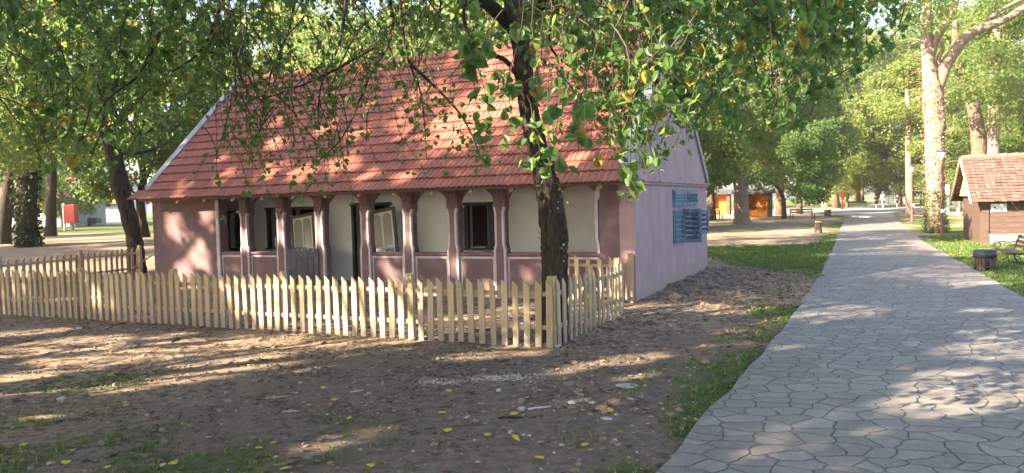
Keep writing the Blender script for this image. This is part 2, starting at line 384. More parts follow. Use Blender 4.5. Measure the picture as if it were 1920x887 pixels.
def relief(x, y):
    near = sst(45, 25, y)*sst(-25, -16, x)*sst(20, 14, x)
    r = (fbm(x*.45, y*.45, 3)-.5)*.06+(fbm(x*3, y*3, 4)-.5)*.036
    rough = sst(1.9, .7, np.hypot((x-4.9)*.8, (y-15.2)*.45))+.5*sst(1.6, .6, np.abs(x-.7)/1.5+np.abs(y-11.2)/1.6)
    r = r+rough*(fbm(x*7, y*7, 3)-.45)*.14
    return near*r
inpath = lambda x, y: (x > xat(PL, y)+.04)*(x < xat(PR, y)-.04)*(y < 66)*(y > 1.5)
def ground():
    def ax(lo, a, b, hi, st, g=1.13):
        m = list(np.arange(a, b, st)); d = st; p = b
        while p < hi: m.append(p); d *= g; p += d
        m.append(hi); d = st; p = a-st; L = []
        while p > lo: L.append(p); d *= g; p -= d
        L.append(lo); return np.array(L[::-1]+m)
    xs = ax(-700, -13, 13, 700, .075); ys = ax(-60, 3.5, 24, 1100, .075)
    X, Y = np.meshgrid(xs, ys, indexing='ij'); Z = Hg(X, Y)+relief(X, Y)
    ip = inpath(X, Y); Z = np.where(ip, Z*0-.05, Z)
    edge = np.minimum(np.abs(X-xat(PL, Y)), np.abs(X-xat(PR, Y))); Z = np.where((~ip.astype(bool)) & (edge < .4) & (Y < 66), Z*edge/.4, Z)
    V = np.stack([X, Y, Z], -1).reshape(-1, 3); nx, ny = X.shape
    i = np.arange(nx*ny).reshape(nx, ny); F = np.stack([i[:-1, :-1], i[1:, :-1], i[1:, 1:], i[:-1, 1:]], -1).reshape(-1, 4)
    o = npmesh('ground', V, F, M['ground'], smooth=True); tag(o, kind='structure')
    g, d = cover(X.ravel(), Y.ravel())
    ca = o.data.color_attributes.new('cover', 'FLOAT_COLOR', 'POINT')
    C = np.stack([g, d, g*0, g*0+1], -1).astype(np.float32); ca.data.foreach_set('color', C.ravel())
ground()
def ribbon(name, L, Rr, z, mat, thick=.12):
    """path slab between two edge polylines sampled at the same y values"""
    ys = sorted(set([p[1] for p in L]+[p[1] for p in Rr])); 
    y0 = max(L[0][1], Rr[0][1]); y1 = min(L[-1][1], Rr[-1][1])
    ys = np.concatenate([np.arange(y0, min(y1, 30), .25), np.arange(30, y1, 1.5), [y1]]) if y1 > 30 else np.arange(y0, y1, .25)
    m = MB(); n = len(ys)
    def sm(P, ys):   # smoothed edge
        o = np.zeros_like(ys)
        for d in (-.12, -.06, 0, .06, .12): o = o+xat(P, ys*(1+d*.5))
        return o/5
    xl = sm(L, ys)+.10*(fbm(ys*1.3, ys*0+3)-.5); xr = sm(Rr, ys)+.10*(fbm(ys*1.3, ys*0+8)-.5)
    for i in range(n):
        m.v += [(xl[i], ys[i], z-thick), (xl[i], ys[i], z), (xr[i], ys[i], z), (xr[i], ys[i], z-thick)]
    for i in range(n-1):
        for j in range(3): m.f.append((i*4+j, i*4+j+1, i*4+5+j, i*4+4+j))
    o = m.build(name, mat); tag(o, kind='structure'); return o
ribbon('path', PL, PR, .035, M['path'])
def sheet(name, pts, z, mat):
    n = len(pts); m = MB(); m.add([(p[0], p[1], z+Hg(p[0], p[1])) for p in pts]+[(p[0], p[1], z-.1+Hg(p[0], p[1])) for p in pts], [tuple(range(n))]+[(i, (i+1) % n, n+(i+1) % n, n+i) for i in range(n)])
    o = m.build(name, mat); tag(o, kind='structure'); return o
a, b = PL[-1], PR[-1]
far = M['farpath'] = surf('pale_path', (.22, .21, .20), (.30, .29, .28), .6, .8, 0)
j = [G(1588, 405), G(1560, 402), G(1500, 402), G(1330, 406), G(1250, 408), G(1250, 402), G(1330, 400), G(1500, 395.5), G(1575, 394), G(1625, 386), G(1645, 380), G(1625, 377), G(1590, 376), G(1590, 374), G(1630, 374), G(1665, 377), G(1664, 383), G(1690, 388), G(1720, 388), G(1760, 388), G(1760, 391), G(1700, 393), G(1676, 399), G(1676, 408)]
sheet('far_path', [(p[0], p[1]) for p in j], .03, far)

# ---------------- the house (local x runs left to right along the front, y into the house) ----------------
HA = .4365; HOUSE = (2.177, 13.433)
house = empty('village_house', (*HOUSE, 0), -HA, 'long mauve village house with steep red tiled roof and columned front porch', 'house')
LX, D, HE = -12.05, 6.73, 2.12
RY, RZ = 3.055, 5.35
OV = .36
def rz(y):   # underside roof height
    return HE+(y+OV)*(RZ-HE)/(RY+OV) if y < RY else RZ-(y-RY)*(RZ-HE)/(D+OV-RY)
P = house
W = .28
# front wall pieces
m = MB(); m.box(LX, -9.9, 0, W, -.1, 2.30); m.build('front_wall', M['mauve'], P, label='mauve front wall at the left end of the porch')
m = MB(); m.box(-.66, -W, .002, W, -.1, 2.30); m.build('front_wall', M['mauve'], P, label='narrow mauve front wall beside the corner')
# trims on those
m = MB(); m.box(-9.985, -9.9+.004, -.006, .03, 0, 2.05); m.build('wall_trim', M['trim'], P)
m = MB(); m.prism([(-.70, .85), (-.655, .85), (-.655, 1.0), (-.68, 1.1), (-.68, 1.8), (-.64, 1.86), (-.64, 2.06), (-.70, 2.06), (-.74, 1.86), (-.74, 1.1), (-.70, 1.0)], 'y', -.012, .1); m.build('wall_trim', M['trim'], P)
m = MB(); m.box(-.47, -.27, -.02, .04, 1.72, 2.0)
for i in range(5): m.box(-.46, -.28, -.035, -.018, 1.74+i*.055, 1.765+i*.055)
m.build('brick_relief', M['brick'], P)
# gable right wall (with window holes), plane x=0
def gable_poly(inset=0):
    return [(0, -.1), (D, -.1), (D, rz(D)-.04), (RY, RZ-.03), (0, rz(0)-.04)]
holes = [(2.92, 5.40, .84, 1.56), (2.92, 5.40, 1.62, 2.0)]
ys_ = [0, 2.92, 5.40, D]; zs_ = [-.1, .84, 1.56, 1.62, 2.0, 2.12]
m = MB()
for i in range(3):
    for k in range(5):
        if i == 1 and k in (1, 3): continue
        m.box(-W, 0, ys_[i], ys_[i+1], zs_[k], zs_[k+1])
m.prism([(0, 2.12), (D, 2.12), (D, rz(D)-.03), (RY, RZ-.02), (0, rz(0)-.03)], 'x', -W, -.04)
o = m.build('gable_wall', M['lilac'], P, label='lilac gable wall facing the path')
m = MB(); m.box(-.04, .075, .45, D+.10, 2.13, 2.175); m.box(-.04, .045, .47, D+.05, 2.08, 2.13); m.build('cornice', M['lilac'], P, bevel=.008)
m = MB(); m.prism(gable_poly(), 'x', LX, LX+W); m.build('gable_wall', M['lilac'], P, label='hidden gable wall at the left end')
m = MB(); m.box(LX+W, -W, D-W, D, -.1, rz(D)-.03); m.build('rear_wall', M['lilac'], P)
# raised verges on the gables
def verge(x0, x1, name='verge'):
    k = (RZ-HE)/(RY+OV)
    m = MB(); t = .12
    m.prism([(-OV+.22, HE+.22*k-.02), (-OV+.22, HE+.22*k+t), (RY, RZ+t+.05), (D+OV-.1, HE+.1+t), (D+OV-.1, HE-.02), (RY, RZ-.03)], 'x', x0, x1)
    m.build(name, M['verge'], P)
verge(LX-.05, LX+.14, 'verge'); verge(-.20, .012)
# veranda: floor, back wall with openings, ceiling
VB = 1.35
m = MB(); m.box(LX+W, -W, W, VB, -.1, .10); m.box(-9.9, -.66, 0.0, W, -.1, .098); m.build('porch_floor', M['stone'], P)
ops = [(-11.05, -10.25, .84, 1.73), (-9.68, -9.0, .86, 1.79), (-8.9, -8.05, .10, 1.79), (-7.12, -6.06, .10, 1.84), (-4.12, -3.50, .86, 1.78)]
m = MB(); x = LX+W
for (a0, a1, z0, z1) in ops:
    m.box(x, a0, VB, VB+.3, -.1, 2.45)
    if z0 > .2: m.box(a0, a1, VB, VB+.3, -.1, z0)
    m.box(a0, a1, VB, VB+.3, z1, 2.45); x = a1
m.box(x, -W, VB, VB+.3, -.1, 2.45); m.build('porch_back_wall', M['white'], P, label='whitewashed wall at the back of the porch')
m = MB(); m.box(LX+W, -W, .05, VB, 2.30, 2.34); m.build('porch_ceiling', M['white'], P)
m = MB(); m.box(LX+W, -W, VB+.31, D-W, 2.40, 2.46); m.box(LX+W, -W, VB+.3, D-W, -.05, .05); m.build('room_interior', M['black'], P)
# frames round the openings + leaves
for i, (a0, a1, z0, z1) in enumerate(ops):
    m = MB(); f = .06; nm = 'window_frame' if z0 > .2 else 'door_frame'
    m.box(a0-.01, a0+f, VB-.03, VB+.08, z0, z1); m.box(a1-f, a1+.01, VB-.03, VB+.08, z0, z1); m.box(a0-.05, a1+.05, VB-.035, VB+.08, z1-.005, z1+.06)
    if z0 > .2: m.box(a0-.05, a1+.05, VB-.06, VB+.08, z0-.05, z0)
    if i in (0, 1): m.box((a0+a1)/2-.02, (a0+a1)/2+.02, VB, VB+.06, z0, z1)
    m.build(nm, M['dark'], P, bevel=.004)
m = MB(); m.box(-4.22, -4.12, VB-.055, VB-.02, .86, 1.74); m.build('shutter', M['grey'], P, bevel=.004)
m = MB(); m.obox((-3.42, VB-.12, 1.32), (.45, .89, 0), (.89, -.45, 0), (0, 0, 1), .13, .015, .44); m.build('shutter', M['grey'], P, bevel=.004)
m = MB(); m.box(-3.98, -3.62, VB-.10, VB+.1, .863, .90); m.build('window_sill', M['pale'], P, bevel=.006)
m = MB(); m.box(-4.24, -3.46, .95, VB-.06, .10, .80); m.build('masonry_bench', M['white'], P, bevel=.01, label='low whitewashed masonry bench under the porch window')
# beam & arches
m = MB(); m.box(-9.9, -.66, .03, .25, 2.10, 2.30); m.build('beam', M['mauve'], P, bevel=.006)
cols = [-9.13, -8.06, -6.99, -5.80, -4.74, -3.70, -2.665, -1.66]
HWc = .122
def arch(x0, x1, name='arch_bracket'):
    for s, xx in ((1, x0), (-1, x1)):
        w = (x1-x0)*.40; h = .40; poly = [(xx, 2.10), (xx, 2.10-h)]
        for k in range(1, 8):
            t = k/8*math.pi/2; poly.append((xx+s*w*(1-math.cos(t)), 2.10-h*(1-math.sin(t))))
        poly.append((xx+s*w, 2.10))
        m = MB(); m.prism(poly, 'y', .08, .19); m.build(name, M['mauve'], P)
edges = [-9.9]+[c for c in cols]+[-.66]
for i in range(len(edges)-1):
    a0 = edges[i]+(HWc*.9 if i else 0); a1 = edges[i+1]-(HWc*.9 if i < len(cols) else 0); arch(a0, a1)
for c in cols:
    # profile of the column front: wide foot, waisted shaft, capital
    pf = [(.122, 0), (.122, .92), (.094, 1.02), (.094, 1.62), (.124, 1.73), (.124, 2.10)]
    poly = [(c+w, z) for w, z in pf]+[(c-w, z) for w, z in pf[::-1]]
    m = MB(); m.prism(poly, 'y', 0.0, .22); m.build('column', M['mauve'], P, bevel=.004)
    for s in (1, -1):
        tr = [(c+s*(w+.004), z) for w, z in pf[:5]]+[(c+s*(w-.04), z) for w, z in pf[:5][::-1]]
        if s < 0: tr = tr[::-1]
        m = MB(); m.prism(tr, 'y', -.010, .06); m.build('column_trim', M['trim'], P)
    m = MB(); m.box(c-.105, c+.105, -.018, .03, 1.82, 2.06)
    for r_ in range(6):
        for q in range(5):
            xx = c-.098+q*.040+(r_ % 2)*.02; m.box(xx, xx+.032, -.034, -.017, 1.83+r_*.038, 1.855+r_*.038)
    m.add([(c-.09, -.02, 1.82), (c+.09, -.02, 1.82), (c, -.02, 1.68), (c-.09, .01, 1.82), (c+.09, .01, 1.82), (c, .01, 1.68)], [(0, 2, 1), (0, 3, 5, 2), (1, 2, 5, 4)])
    m.build('brick_relief', M['brick'], P)
for i in range(len(edges)-1):
    if i == 3: continue                          # the way in
    a0 = edges[i]+(HWc if i else 0); a1 = edges[i+1]-(HWc if i < len(cols) else 0)
    m = MB(); m.box(a0, a1, .05, .21, -.1, .80); pp = m.build('parapet', M['mauve'], P)
    m = MB(); m.box(a0, a1, .022, .24, .80, .85); m.build('parapet_cap', M['mauve'], pp, bevel=.006)
    m = MB(); m.box(a0+.01, a1-.01, .040, .06, .735, .775); m.box(a0+.02, a0+.055, .041, .06, .05, .735); m.box(a1-.055, a1-.02, .041, .06, .05, .735); m.build('parapet_trim', M['trim'], pp)
# plank gate of the porch, dark grey, both leaves open
def plankgate(x, y, ang, n, name, lab):
    u = Vector((math.cos(ang), math.sin(ang), 0)); v = Vector((-u.y, u.x, 0)); e = empty(name); e.parent = P
    m = MB()
    for i in range(n): 
        c_ = Vector((x, y, 0))+u*(i*.115+.055); top = .98-.012*abs(i-n/2)*1.5
        m.obox(c_+Vector((0, 0, .12+top/2-.06)), u, v, (0, 0, 1), .05, .012, top/2-.06)
    g = m.build(name, M['grey'], P, bevel=.004, label=lab)
    m = MB()
    for z in (.3, .78): m.obox(Vector((x, y, z))+u*(n*.0575)+v*.02, u, v, (0, 0, 1), n*.0575, .01, .035)
    m.build('gate_rail', M['grey'], g)
    bpy.data.objects.remove(e)
plankgate(-7.02, -.02, R(-152), 6, 'porch_gate', 'dark grey plank gate leaf folded back outside the porch')
plankgate(-5.9, .12, R(115), 5, 'porch_gate', 'dark grey plank gate leaf opened into the porch')
# rafter tails
k_ = (RZ-HE)/(RY+OV)
xr = LX+.35
while xr < -.1:
    m = MB(); m.prism([(-OV+.04, HE-.03), (.05, HE-.03+(OV)*k_*1.0), (.05, HE-.17+OV*k_), (-OV+.02, HE-.11)], 'x', xr-.035, xr+.035)
    m.build('rafter_tail', M['woodb'], P); xr += .86
m = MB(); m.prism([(-OV+.02, HE-.02), (.3, HE-.02+(.3+OV)*k_), (.3, HE-.05+(.3+OV)*k_), (-OV+.02, HE-.05)], 'x', LX-.05, -.02); m.build('eave_board', M['brick'], P)
# tiles
def tiles(x0, x1, ya, za, yb, zb, rows, name, mat, parent, tw=.24, waves=2, th=.02, amp=.027, jit=.005, step=.042):
    """slope from eave (ya,za) to ridge (yb,zb) in the local y-z plane"""
    n = int(round((x1-x0)/tw)); tw = (x1-x0)/n; L = math.hypot(yb-ya, zb-za); uy, uz = (yb-ya)/L, (zb-za)/L; ny, nz = -uz, uy
    if nz < 0: ny, nz = -ny, -nz
    K = waves*4; V = []; F = []; rl = L/rows
    for r_ in range(rows):
        for i in range(n):
            bx = x0+i*tw; j1 = random.uniform(-jit, jit); j2 = random.uniform(-jit, jit); k = len(V)
            lo = r_*rl-.02+random.uniform(-jit, jit); hi = (r_+1)*rl+.01
            for (s, off) in ((lo, step+j1), (hi, .006+j2)):
                for q in range(K+1):
                    t = q/K; h = amp*(1-math.cos(t*2*math.pi*waves))/2+off+(.005 if q == 0 else 0)
                    V.append((bx+tw*.985*t, ya+uy*s+ny*h, za+uz*s+nz*h))
            for q in range(K+1):
                t = q/K; h = amp*(1-math.cos(t*2*math.pi*waves))/2+step+j1-th; V.append((bx+tw*.985*t, ya+uy*lo+ny*h, za+uz*lo+nz*h))
            K1 = K+1
            for q in range(K):
                F.append((k+q, k+q+1, k+K1+q+1, k+K1+q)); F.append((k+2*K1+q, k+2*K1+q+1, k+q+1, k+q))
    return npmesh(name, np.array(V), np.array(F), mat, parent)
tiles(LX+.14, -.20, -OV-.06, HE, RY, RZ+.01, 16, 'tiled_roof', M['tile'], P).__setitem__('label', 'front slope of terracotta tiles in wavy rows')
tiles(LX+.14, -.20, D+OV, HE, RY, RZ+.01, 16, 'tiled_roof', M['tile'], P, waves=1)
# the roof covering also runs out over the left gable at the foot
tiles(LX-.30, LX+.14, -OV-.06, HE, -OV+.20, HE+.20*k_+.02, 1, 'eave_corner', M['tile'], P)
tiles(-.20, -.02, -OV-.06, HE, -OV+.20, HE+.20*k_+.02, 1, 'eave_corner', M['tile'], P, tw=.18)
m = MB(); m.prism([(-OV, HE), (RY, RZ), (D+OV, HE), (D+OV, HE-.03), (RY, RZ-.035), (-OV, HE-.03)], 'x', LX+.02, -.05); m.build('roof_deck', M['brick'], P)
m = MB(); x = LX+.1
while x < -.25:
    pts = [(x, RY, RZ+.02), (x+.40, RY, RZ+.035)]
    m.tube(pts, [.105, .12], 12); x += .36
m.build('ridge_caps', M['tile'], P, smooth=False)

# blue shutters on the gable
def louvre(parent, org, u, w, h, name='shutter', mat='blue', slat='bluel', lab=None):
    """louvred leaf: origin = lower hinge corner, u = direction of width"""
    org = Vector(org); u = Vector(u).normalized(); v = Vector((0, 0, 1)); nn = u.cross(v)
    if nn.x < 0: nn = -nn
    m = MB(); t = .06; c = org+u*w/2+v*h/2
    for (cu, cv, a, b) in ((t/2, h/2, t/2, h/2), (w-t/2, h/2, t/2, h/2), (w/2, t/2, w/2-t, t/2), (w/2, h-t/2, w/2-t, t/2)):
        m.obox(org+u*cu+v*cv, u, v, nn, a, b, .02)
    fr = m.build(name, M[mat], parent, bevel=.003, label=lab)
    m = MB(); n = max(3, int((h-2*t)/.095)); dz = (h-2*t)/n
    d1 = (nn*.6+v*.8).normalized(); d2 = u.cross(d1)
    for i in range(n): m.obox(org+u*w/2+v*(t+dz*(i+.5)), u, d1, d2, w/2-t, .048, .006)
    m.build('slats', M[slat], fr)
    return fr
m = MB()
for (a0, a1, z0, z1) in holes:
    f = .05; m.box(-.08, .028, a0, a0+f, z0, z1); m.box(-.08, .028, a1-f, a1, z0, z1); m.box(-.08, .029, a0+f, a1-f, z0, z0+f); m.box(-.08, .029, a0+f, a1-f, z1-f, z1); m.box(-.08, .024, 4.12, 4.18, z0+f, z1-f)
wf = m.build('gable_window_frame', M['blue'], P, bevel=.003)
m = MB(); m.box(-.10, -.09, 2.93, 5.39, .85, 1.55); m.box(-.10, -.09, 2.93, 5.39, 1.63, 1.99); m.build('pane', M['glass'], wf)
louvre(P, (.035, 2.96, 1.655), (0, 1, 0), 1.16, .31, slat='bluel', lab='upper left louvred shutter of the gable window, closed')
louvre(P, (.035, 4.19, 1.655), (0, 1, 0), 1.16, .31, slat='blue', lab='upper right louvred shutter of the gable window with dark gaps')
louvre(P, (.035, 2.97, .88), (0, 1, 0), .76, .66, slat='bluel', lab='lower left louvred shutter lying flat against its frame')
louvre(P, (.035, 3.76, .83), (1, .10, 0), .40, .74, slat='blue', lab='middle louvred shutter swung outwards')
louvre(P, (.04, 5.42, .93), (.30, .95, 0), .50, .58, slat='blue', lab='right louvred shutter swung back over the wall')

# leaning glazed door leaves in the porch (things of their own)
def hw(x, y, z=0):   # house local -> world
    c, s = math.cos(HA), math.sin(HA); return Vector((HOUSE[0]+x*c+y*s, HOUSE[1]-x*s+y*c, z))
def leaf_door(x, y, z, w, h, tilt, lab):
    t = empty('glazed_door_leaf', hw(x, y, z), -HA, lab, 'door leaf')
    t.rotation_euler = (R(-7), R(tilt), -HA)
    m = MB(); f = .075
    m.box(0, f, -.02, .02, 0, h); m.box(w-f, w, -.02, .02, 0, h); m.box(f, w-f, -.02, .02, 0, f); m.box(f, w-f, -.02, .02, h-f, h)
    m.build('frame', M['grey'], t, bevel=.004)
    m = MB(); m.box(f, w-f, -.012, .0, h*.44, h*.48); m.box(w/2-.02, w/2+.02, -.014, .0, f, h-f); m.box(f, f+.04, -.013, 0, f, h-f); m.box(w-f-.04, w-f, -.013, 0, f, h-f)
    for s in (0, 1):   # arched heads
        x0 = f+.04+s*(w/2-f-.02); x1 = x0+w/2-f-.06
        cx = (x0+x1)/2; r = (x1-x0)/2; z0 = h-f-.03-r; poly = [(x0, h-f), (x0, z0)]+[(cx-r*math.cos(q*math.pi/10), z0+r*math.sin(q*math.pi/10)) for q in range(1, 10)]+[(x1, z0), (x1, h-f)]
        m.prism(poly, 'y', -.011, -.003)
    m.build('glazing_bars', M['cloth'], t)
    m = MB(); m.box(f, w-f, .002, .008, f, h-f); m.build('pane', M['glass'], t)
leaf_door(-6.13, .75, .10, .72, 1.62, -9, 'tilted door leaf with arched glazing leaning in the porch doorway')
leaf_door(-8.42, .80, .10, .72, 1.55, -8, 'tilted glazed leaf leaning behind the third porch column from the left')
m = MB(); m.box(-.12, .12, -.03, .03, 0, .26); m.box(-.10, .10, -.05, -.03, .02, .24)
m.lathe([(.03, 0), (.05, .05), (.03, .1)], (0, 0, .26), 8); tag(m.build('paper_bag', M['cloth'], None, bevel=.01, loc=hw(-9.32, 1.36, .862)), 'small white packet standing on the sill of a dark porch window', 'packet')

# ---------------- fences ----------------
def picket_mesh(h, w=.078, slant=.075, name='picket'):
    m = MB(); m.prism([(-w/2, .02), (w/2, .02), (w/2, h-slant), (-w/2, h)], 'y', -.011, .011)
    me = bpy.data.meshes.new(name); me.from_pydata(m.v, [], m.f); me.materials.append(M['wood']); return me
PM = [picket_mesh(.86, .080), picket_mesh(.855, .074, .068), picket_mesh(.865, .084, .08)]
def fence(name, A, B, n, posts, lab, inside, mat=M['wood'], posth=.88, cat='fence', brown=False, ztop=None):
    A = Vector((*A, 0)); B = Vector((*B, 0)); d = B-A; L = d.length; u = d.normalized(); ang = math.atan2(u.y, u.x)
    t = empty(name, A, ang, lab, cat); sgn = inside
    for i in range(n):
        x = (i+.5)*L/n if n > 1 else 0; wx = A+u*x; z = float(Hg(wx.x, wx.y)+relief(np.array(wx.x), np.array(wx.y)))
        o = bpy.data.objects.new('picket', random.choice(PM)); link(o, t)
        o.location = (x+random.uniform(-.008, .008), -sgn*.012, z-.02+random.uniform(-.008, .012)); o.rotation_euler = (random.uniform(-.012, .012), random.uniform(-.018, .018), random.uniform(-.03, .03))
    for zz in (.24, .66):
        m = MB(); q = 14
        for i in range(q):
            x0 = i*L/q; x1 = (i+1)*L/q; w0 = A+u*(x0+x1)/2; z = float(Hg(w0.x, w0.y))+zz
            m.box(x0, x1-.001, sgn*.006 if sgn > 0 else -.03, .03 if sgn > 0 else -.006, z-.027, z+.027)
        m.build('rail', M['woodb' if brown else 'wood'], t)
    for x in posts:
        wx = A+u*x; z = float(Hg(wx.x, wx.y)); m = MB(); y0 = .032 if sgn > 0 else -.12
        m.box(x-.045, x+.045, y0, y0+.088, z-.1, z+posth); m.build('post', M['woodb'], t, bevel=.005)
    return t
FC = Vector((.51, 9.33)); FD = Vector((-.905, .425)).normalized(); FL = Vector((FC.x+FD.x*14.3, FC.y+FD.y*14.3))
fence('picket_fence', FL, FC, 92, [14.3-q for q in (.06, 2.15, 4.4, 6.65, 8.9, 11.2, 13.6)], 'long front picket fence of fresh pine across the bare yard', 1)
fence('picket_fence', FC, (1.77, 12.18), 15, [.08, 1.6, 3.05], 'short pine picket fence running from the front corner towards the house', 1)
fence('picket_fence', (-10.7, 21.8), FL, 34, [.1, 2.2, 4.5, 6.3], 'picket fence at the left side of the yard, its rails towards us', 1)
g0 = hw(-.22, -.42); g1 = hw(-1.32, -.20)
fence('picket_gate', g1[:2], g0[:2], 5, [], 'open pine picket gate leaf standing inside the yard by the house corner', 1, cat='gate')
m = MB(); m.box(-.055, .055, -.045, .045, -.1, .86); o = m.build('gate_post', M['wood'], None, bevel=.005, loc=(hw(-.07, -.10))); o.rotation_euler.z = -HA
tag(o, 'single pine gate post standing against the house corner', 'post')
m = MB(); m.tube([(0, 0, 0), (1.1, .15, .75)], .022, 6); tag(m.build('stick', M['wood'], None, loc=(-11.0, 21.2, .02)), 'thin pale pole leaning by the trunk at the left end of the house', 'pole')

# ---------------- foliage builders ----------------
def clumps(n, rad, h0, h1, seed):
    r = np.random.default_rng(seed); C = []
    for i in range(n):
        a = r.uniform(0, 2*math.pi); t = r.uniform(0, 1); z = h0+(h1-h0)*t
        prof = math.sin(math.pi*min(1, .12+.80*t))**.7
        rr = rad*prof*math.sqrt(r.uniform(.12, 1)); C.append((rr*math.cos(a), rr*math.sin(a), z))
    return np.array(C)
def crown_mesh(name, C, per, rc, size, mat, flat=.62, down=.5, seed=0):
    r = np.random.default_rng(seed); n = len(C)
    rcv = r.uniform(.6, 1.25, n)*rc
    idx = np.repeat(np.arange(n), per); d = unit(r.normal(size=(len(idx), 3))); q = r.uniform(.25, 1, (len(idx), 1))**.5
    Pp = C[idx]+d*q*rcv[idx][:, None]*np.array([1, 1, flat])
    # sub-clumps: pull leaves to small twig ends for an uneven texture
    tw = C[idx]+unit(np.round(d*2.6+.2*r.normal(size=(len(idx), 3))))*rcv[idx][:, None]*np.array([1, 1, flat])*.85
    Pp = Pp*.55+tw*.45+r.normal(size=Pp.shape)*rc*.10
    S = r.uniform(.7, 1.25, len(idx))*size
    V, F = leaf_arrays(Pp, S, 'kite', down=down, flat=.6)
    me = npmesh(name, V, F, mat); d_ = me.data; bpy.data.objects.remove(me); return d_
def limb_mesh(name, H, r0, C, mat, seed, lean=(0, 0), zb=None, nl=12):
    random.seed(seed); m = MB()
    top = H*.8; pts = []; n = 9
    for i in range(n):
        t = i/(n-1); pts.append((lean[0]*t+random.uniform(-.12, .12)*(t > 0)*r0*4, lean[1]*t+random.uniform(-.12, .12)*r0*4*(t > 0), -.15+t*top))
    m.tube(pts, [r0*(1.35 if i == 0 else 1-.75*i/(n-1)) for i in range(n)], 12, wob=.06)
    idx = random.sample(range(len(C)), min(nl, len(C)))
    for i in idx:
        c = Vector(C[i]); zb_ = max(H*.18, c.z-H*.28); t = min(.98, zb_/top); b = Vector(pts[int(t*(n-1))]); b.z = zb_
        mid = b.lerp(c, .5)+Vector((0, 0, -.04*H*random.random())); rr = r0*.42*(1-t*.5)
        m.tube([b, mid, c], [rr, rr*.6, rr*.18], 6, cap=False)
    me = bpy.data.meshes.new(name); me.from_pydata(m.v, [], m.f); me.materials.append(mat); me.polygons.foreach_set('use_smooth', [True]*len(me.polygons)); return me
PROTO = {}
def proto(key, H, rad, h0, n, per, rc, size, lm, bm, r0, seed, lean=(0, 0)):
    C = clumps(n, rad, h0, H, seed); PROTO[key] = (limb_mesh('trunk', H, r0, C, bm, seed, lean), crown_mesh('crown', C, per, rc, size, lm, seed=seed))
proto('tall', 19, 5.2, 4.5, 58, 430, 1.7, .30, M['leaffar'], M['bark2'], .38, 1)
proto('tally', 18, 5.0, 3.8, 54, 420, 1.7, .30, M['leafyel'], M['bark2'], .34, 2)
proto('mid', 11, 4.3, 2.3, 46, 420, 1.25, .21, M['leaffar'], M['bark2'], .24, 3)
proto('middk', 11, 4.4, 2.0, 44, 430, 1.3, .21, M['leafdk'], M['bark'], .26, 4)
proto('low', 6, 3.4, .7, 40, 480, .95, .17, M['leafdk'], M['bark'], .14, 5)
proto('lowy', 7, 3.3, 1.2, 40, 480, .95, .18, M['leafyel'], M['bark2'], .14, 6)
proto('shade', 12, 4.6, 3.2, 40, 520, 1.15, .16, M['leaffar'], M['bark'], .25, 8)
random.seed(5)
def tree(key, x, y, s, lab, group=None, sz=1, rot=None, name='leafy_tree'):
    t = empty(name, (x, y, float(Hg(x, y))), random.uniform(0, 6.28) if rot is None else rot, lab, 'tree', group); t.scale = (s, s, s*sz)
    tm, cm = PROTO[key]
    link(bpy.data.objects.new('trunk', tm), t); link(bpy.data.objects.new('crown', cm), t); return t

# --- the wood: rows of trees
def px2x(px, Y): return (px-960)/FPX*Y
def row(items, lab, group):
    for key, px, Y, s in items:
        w = min(LM, key=lambda q: abs(q[0]-px))[1]; tree(key, px2x(px, Y), Y, s, lab % w, group)
LM = [(-60, 'just outside the left edge'), (60, 'at the thick ivy-wrapped trunk'), (180, 'at the white house'), (270, 'right of the leaning trunk'), (340, 'over the eave corner'), (400, 'above the left roof slope'),
      (540, 'over the left part of the ridge'), (640, 'over the hanging twigs'), (770, 'over the middle of the ridge'), (900, 'left of the dark rough trunk'), (985, 'directly behind the dark rough trunk'), (1010, 'just right of the dark rough trunk'), (1110, 'over the right part of the ridge'), (1220, 'over the gable peak'),
      (1270, 'hidden by the gable'), (1290, 'beside the gable edge'), (1335, 'at the left orange kiosk'), (1400, 'at the thick pale trunk'), (1465, 'at the white board'), (1500, 'at the long dark bench'), (1530, 'at the sawn stump'), (1570, 'at the red post'), (1590, 'at the two reddish trunks'), (1605, 'where the far path bends'),
      (1650, 'at the walking couple'), (1690, 'at the white tents'), (1700, 'at the farther lamp post'), (1735, 'at the big pale trunk'), (1790, 'at the white column'), (1800, 'at the stone fountain'), (1835, 'at the curved dark trunk'), (1900, 'over the shed roof'), (1910, 'over the right half of the shed'), (1945, 'at the right edge of the view')]
row([('tally', 1335, 62, 1.0), ('tall', 1465, 72, 1.05), ('tally', 1570, 100, 1.3), ('tally', 1650, 135, 1.6), ('tall', 1735, 98, 1.2), ('tally', 1835, 74, 1.05), ('tall', 1945, 64, 1.0)],
    'tall leafy tree of the wood, seen %s', 'tall trees in the wood beyond the path')
row([('tally', 1400, 122, 1.4), ('tally', 1520, 160, 1.8), ('tally', 1605, 200, 2.1), ('tally', 1700, 190, 2.1), ('tally', 1790, 140, 1.6), ('tall', 1900, 115, 1.4), ('tally', 1270, 105, 1.2)],
    'distant back-row tree of the wood, seen %s', 'distant trees in the back of the wood')
row([('mid', 1500, 74, 1.1), ('lowy', 1590, 104, 1.5), ('mid', 1290, 44, .9), ('lowy', 1690, 100, 1.3), ('lowy', 1800, 66, 1.0), ('mid', 1910, 54, .95)],
    'lower bushy tree before the tall wood, seen %s', 'bushy trees in front of the wood')
row([('tally', 540, 48, .76), ('mid', 640, 40, 1.1), ('tally', 770, 52, .8), ('mid', 900, 38, 1.1), ('tally', 1010, 50, .78), ('mid', 1110, 40, 1.05), ('mid', 985, 24.5, 1.1), ('tally', 1220, 46, .72)],
    'tree rising behind the red roof, %s', 'trees rising behind the house')
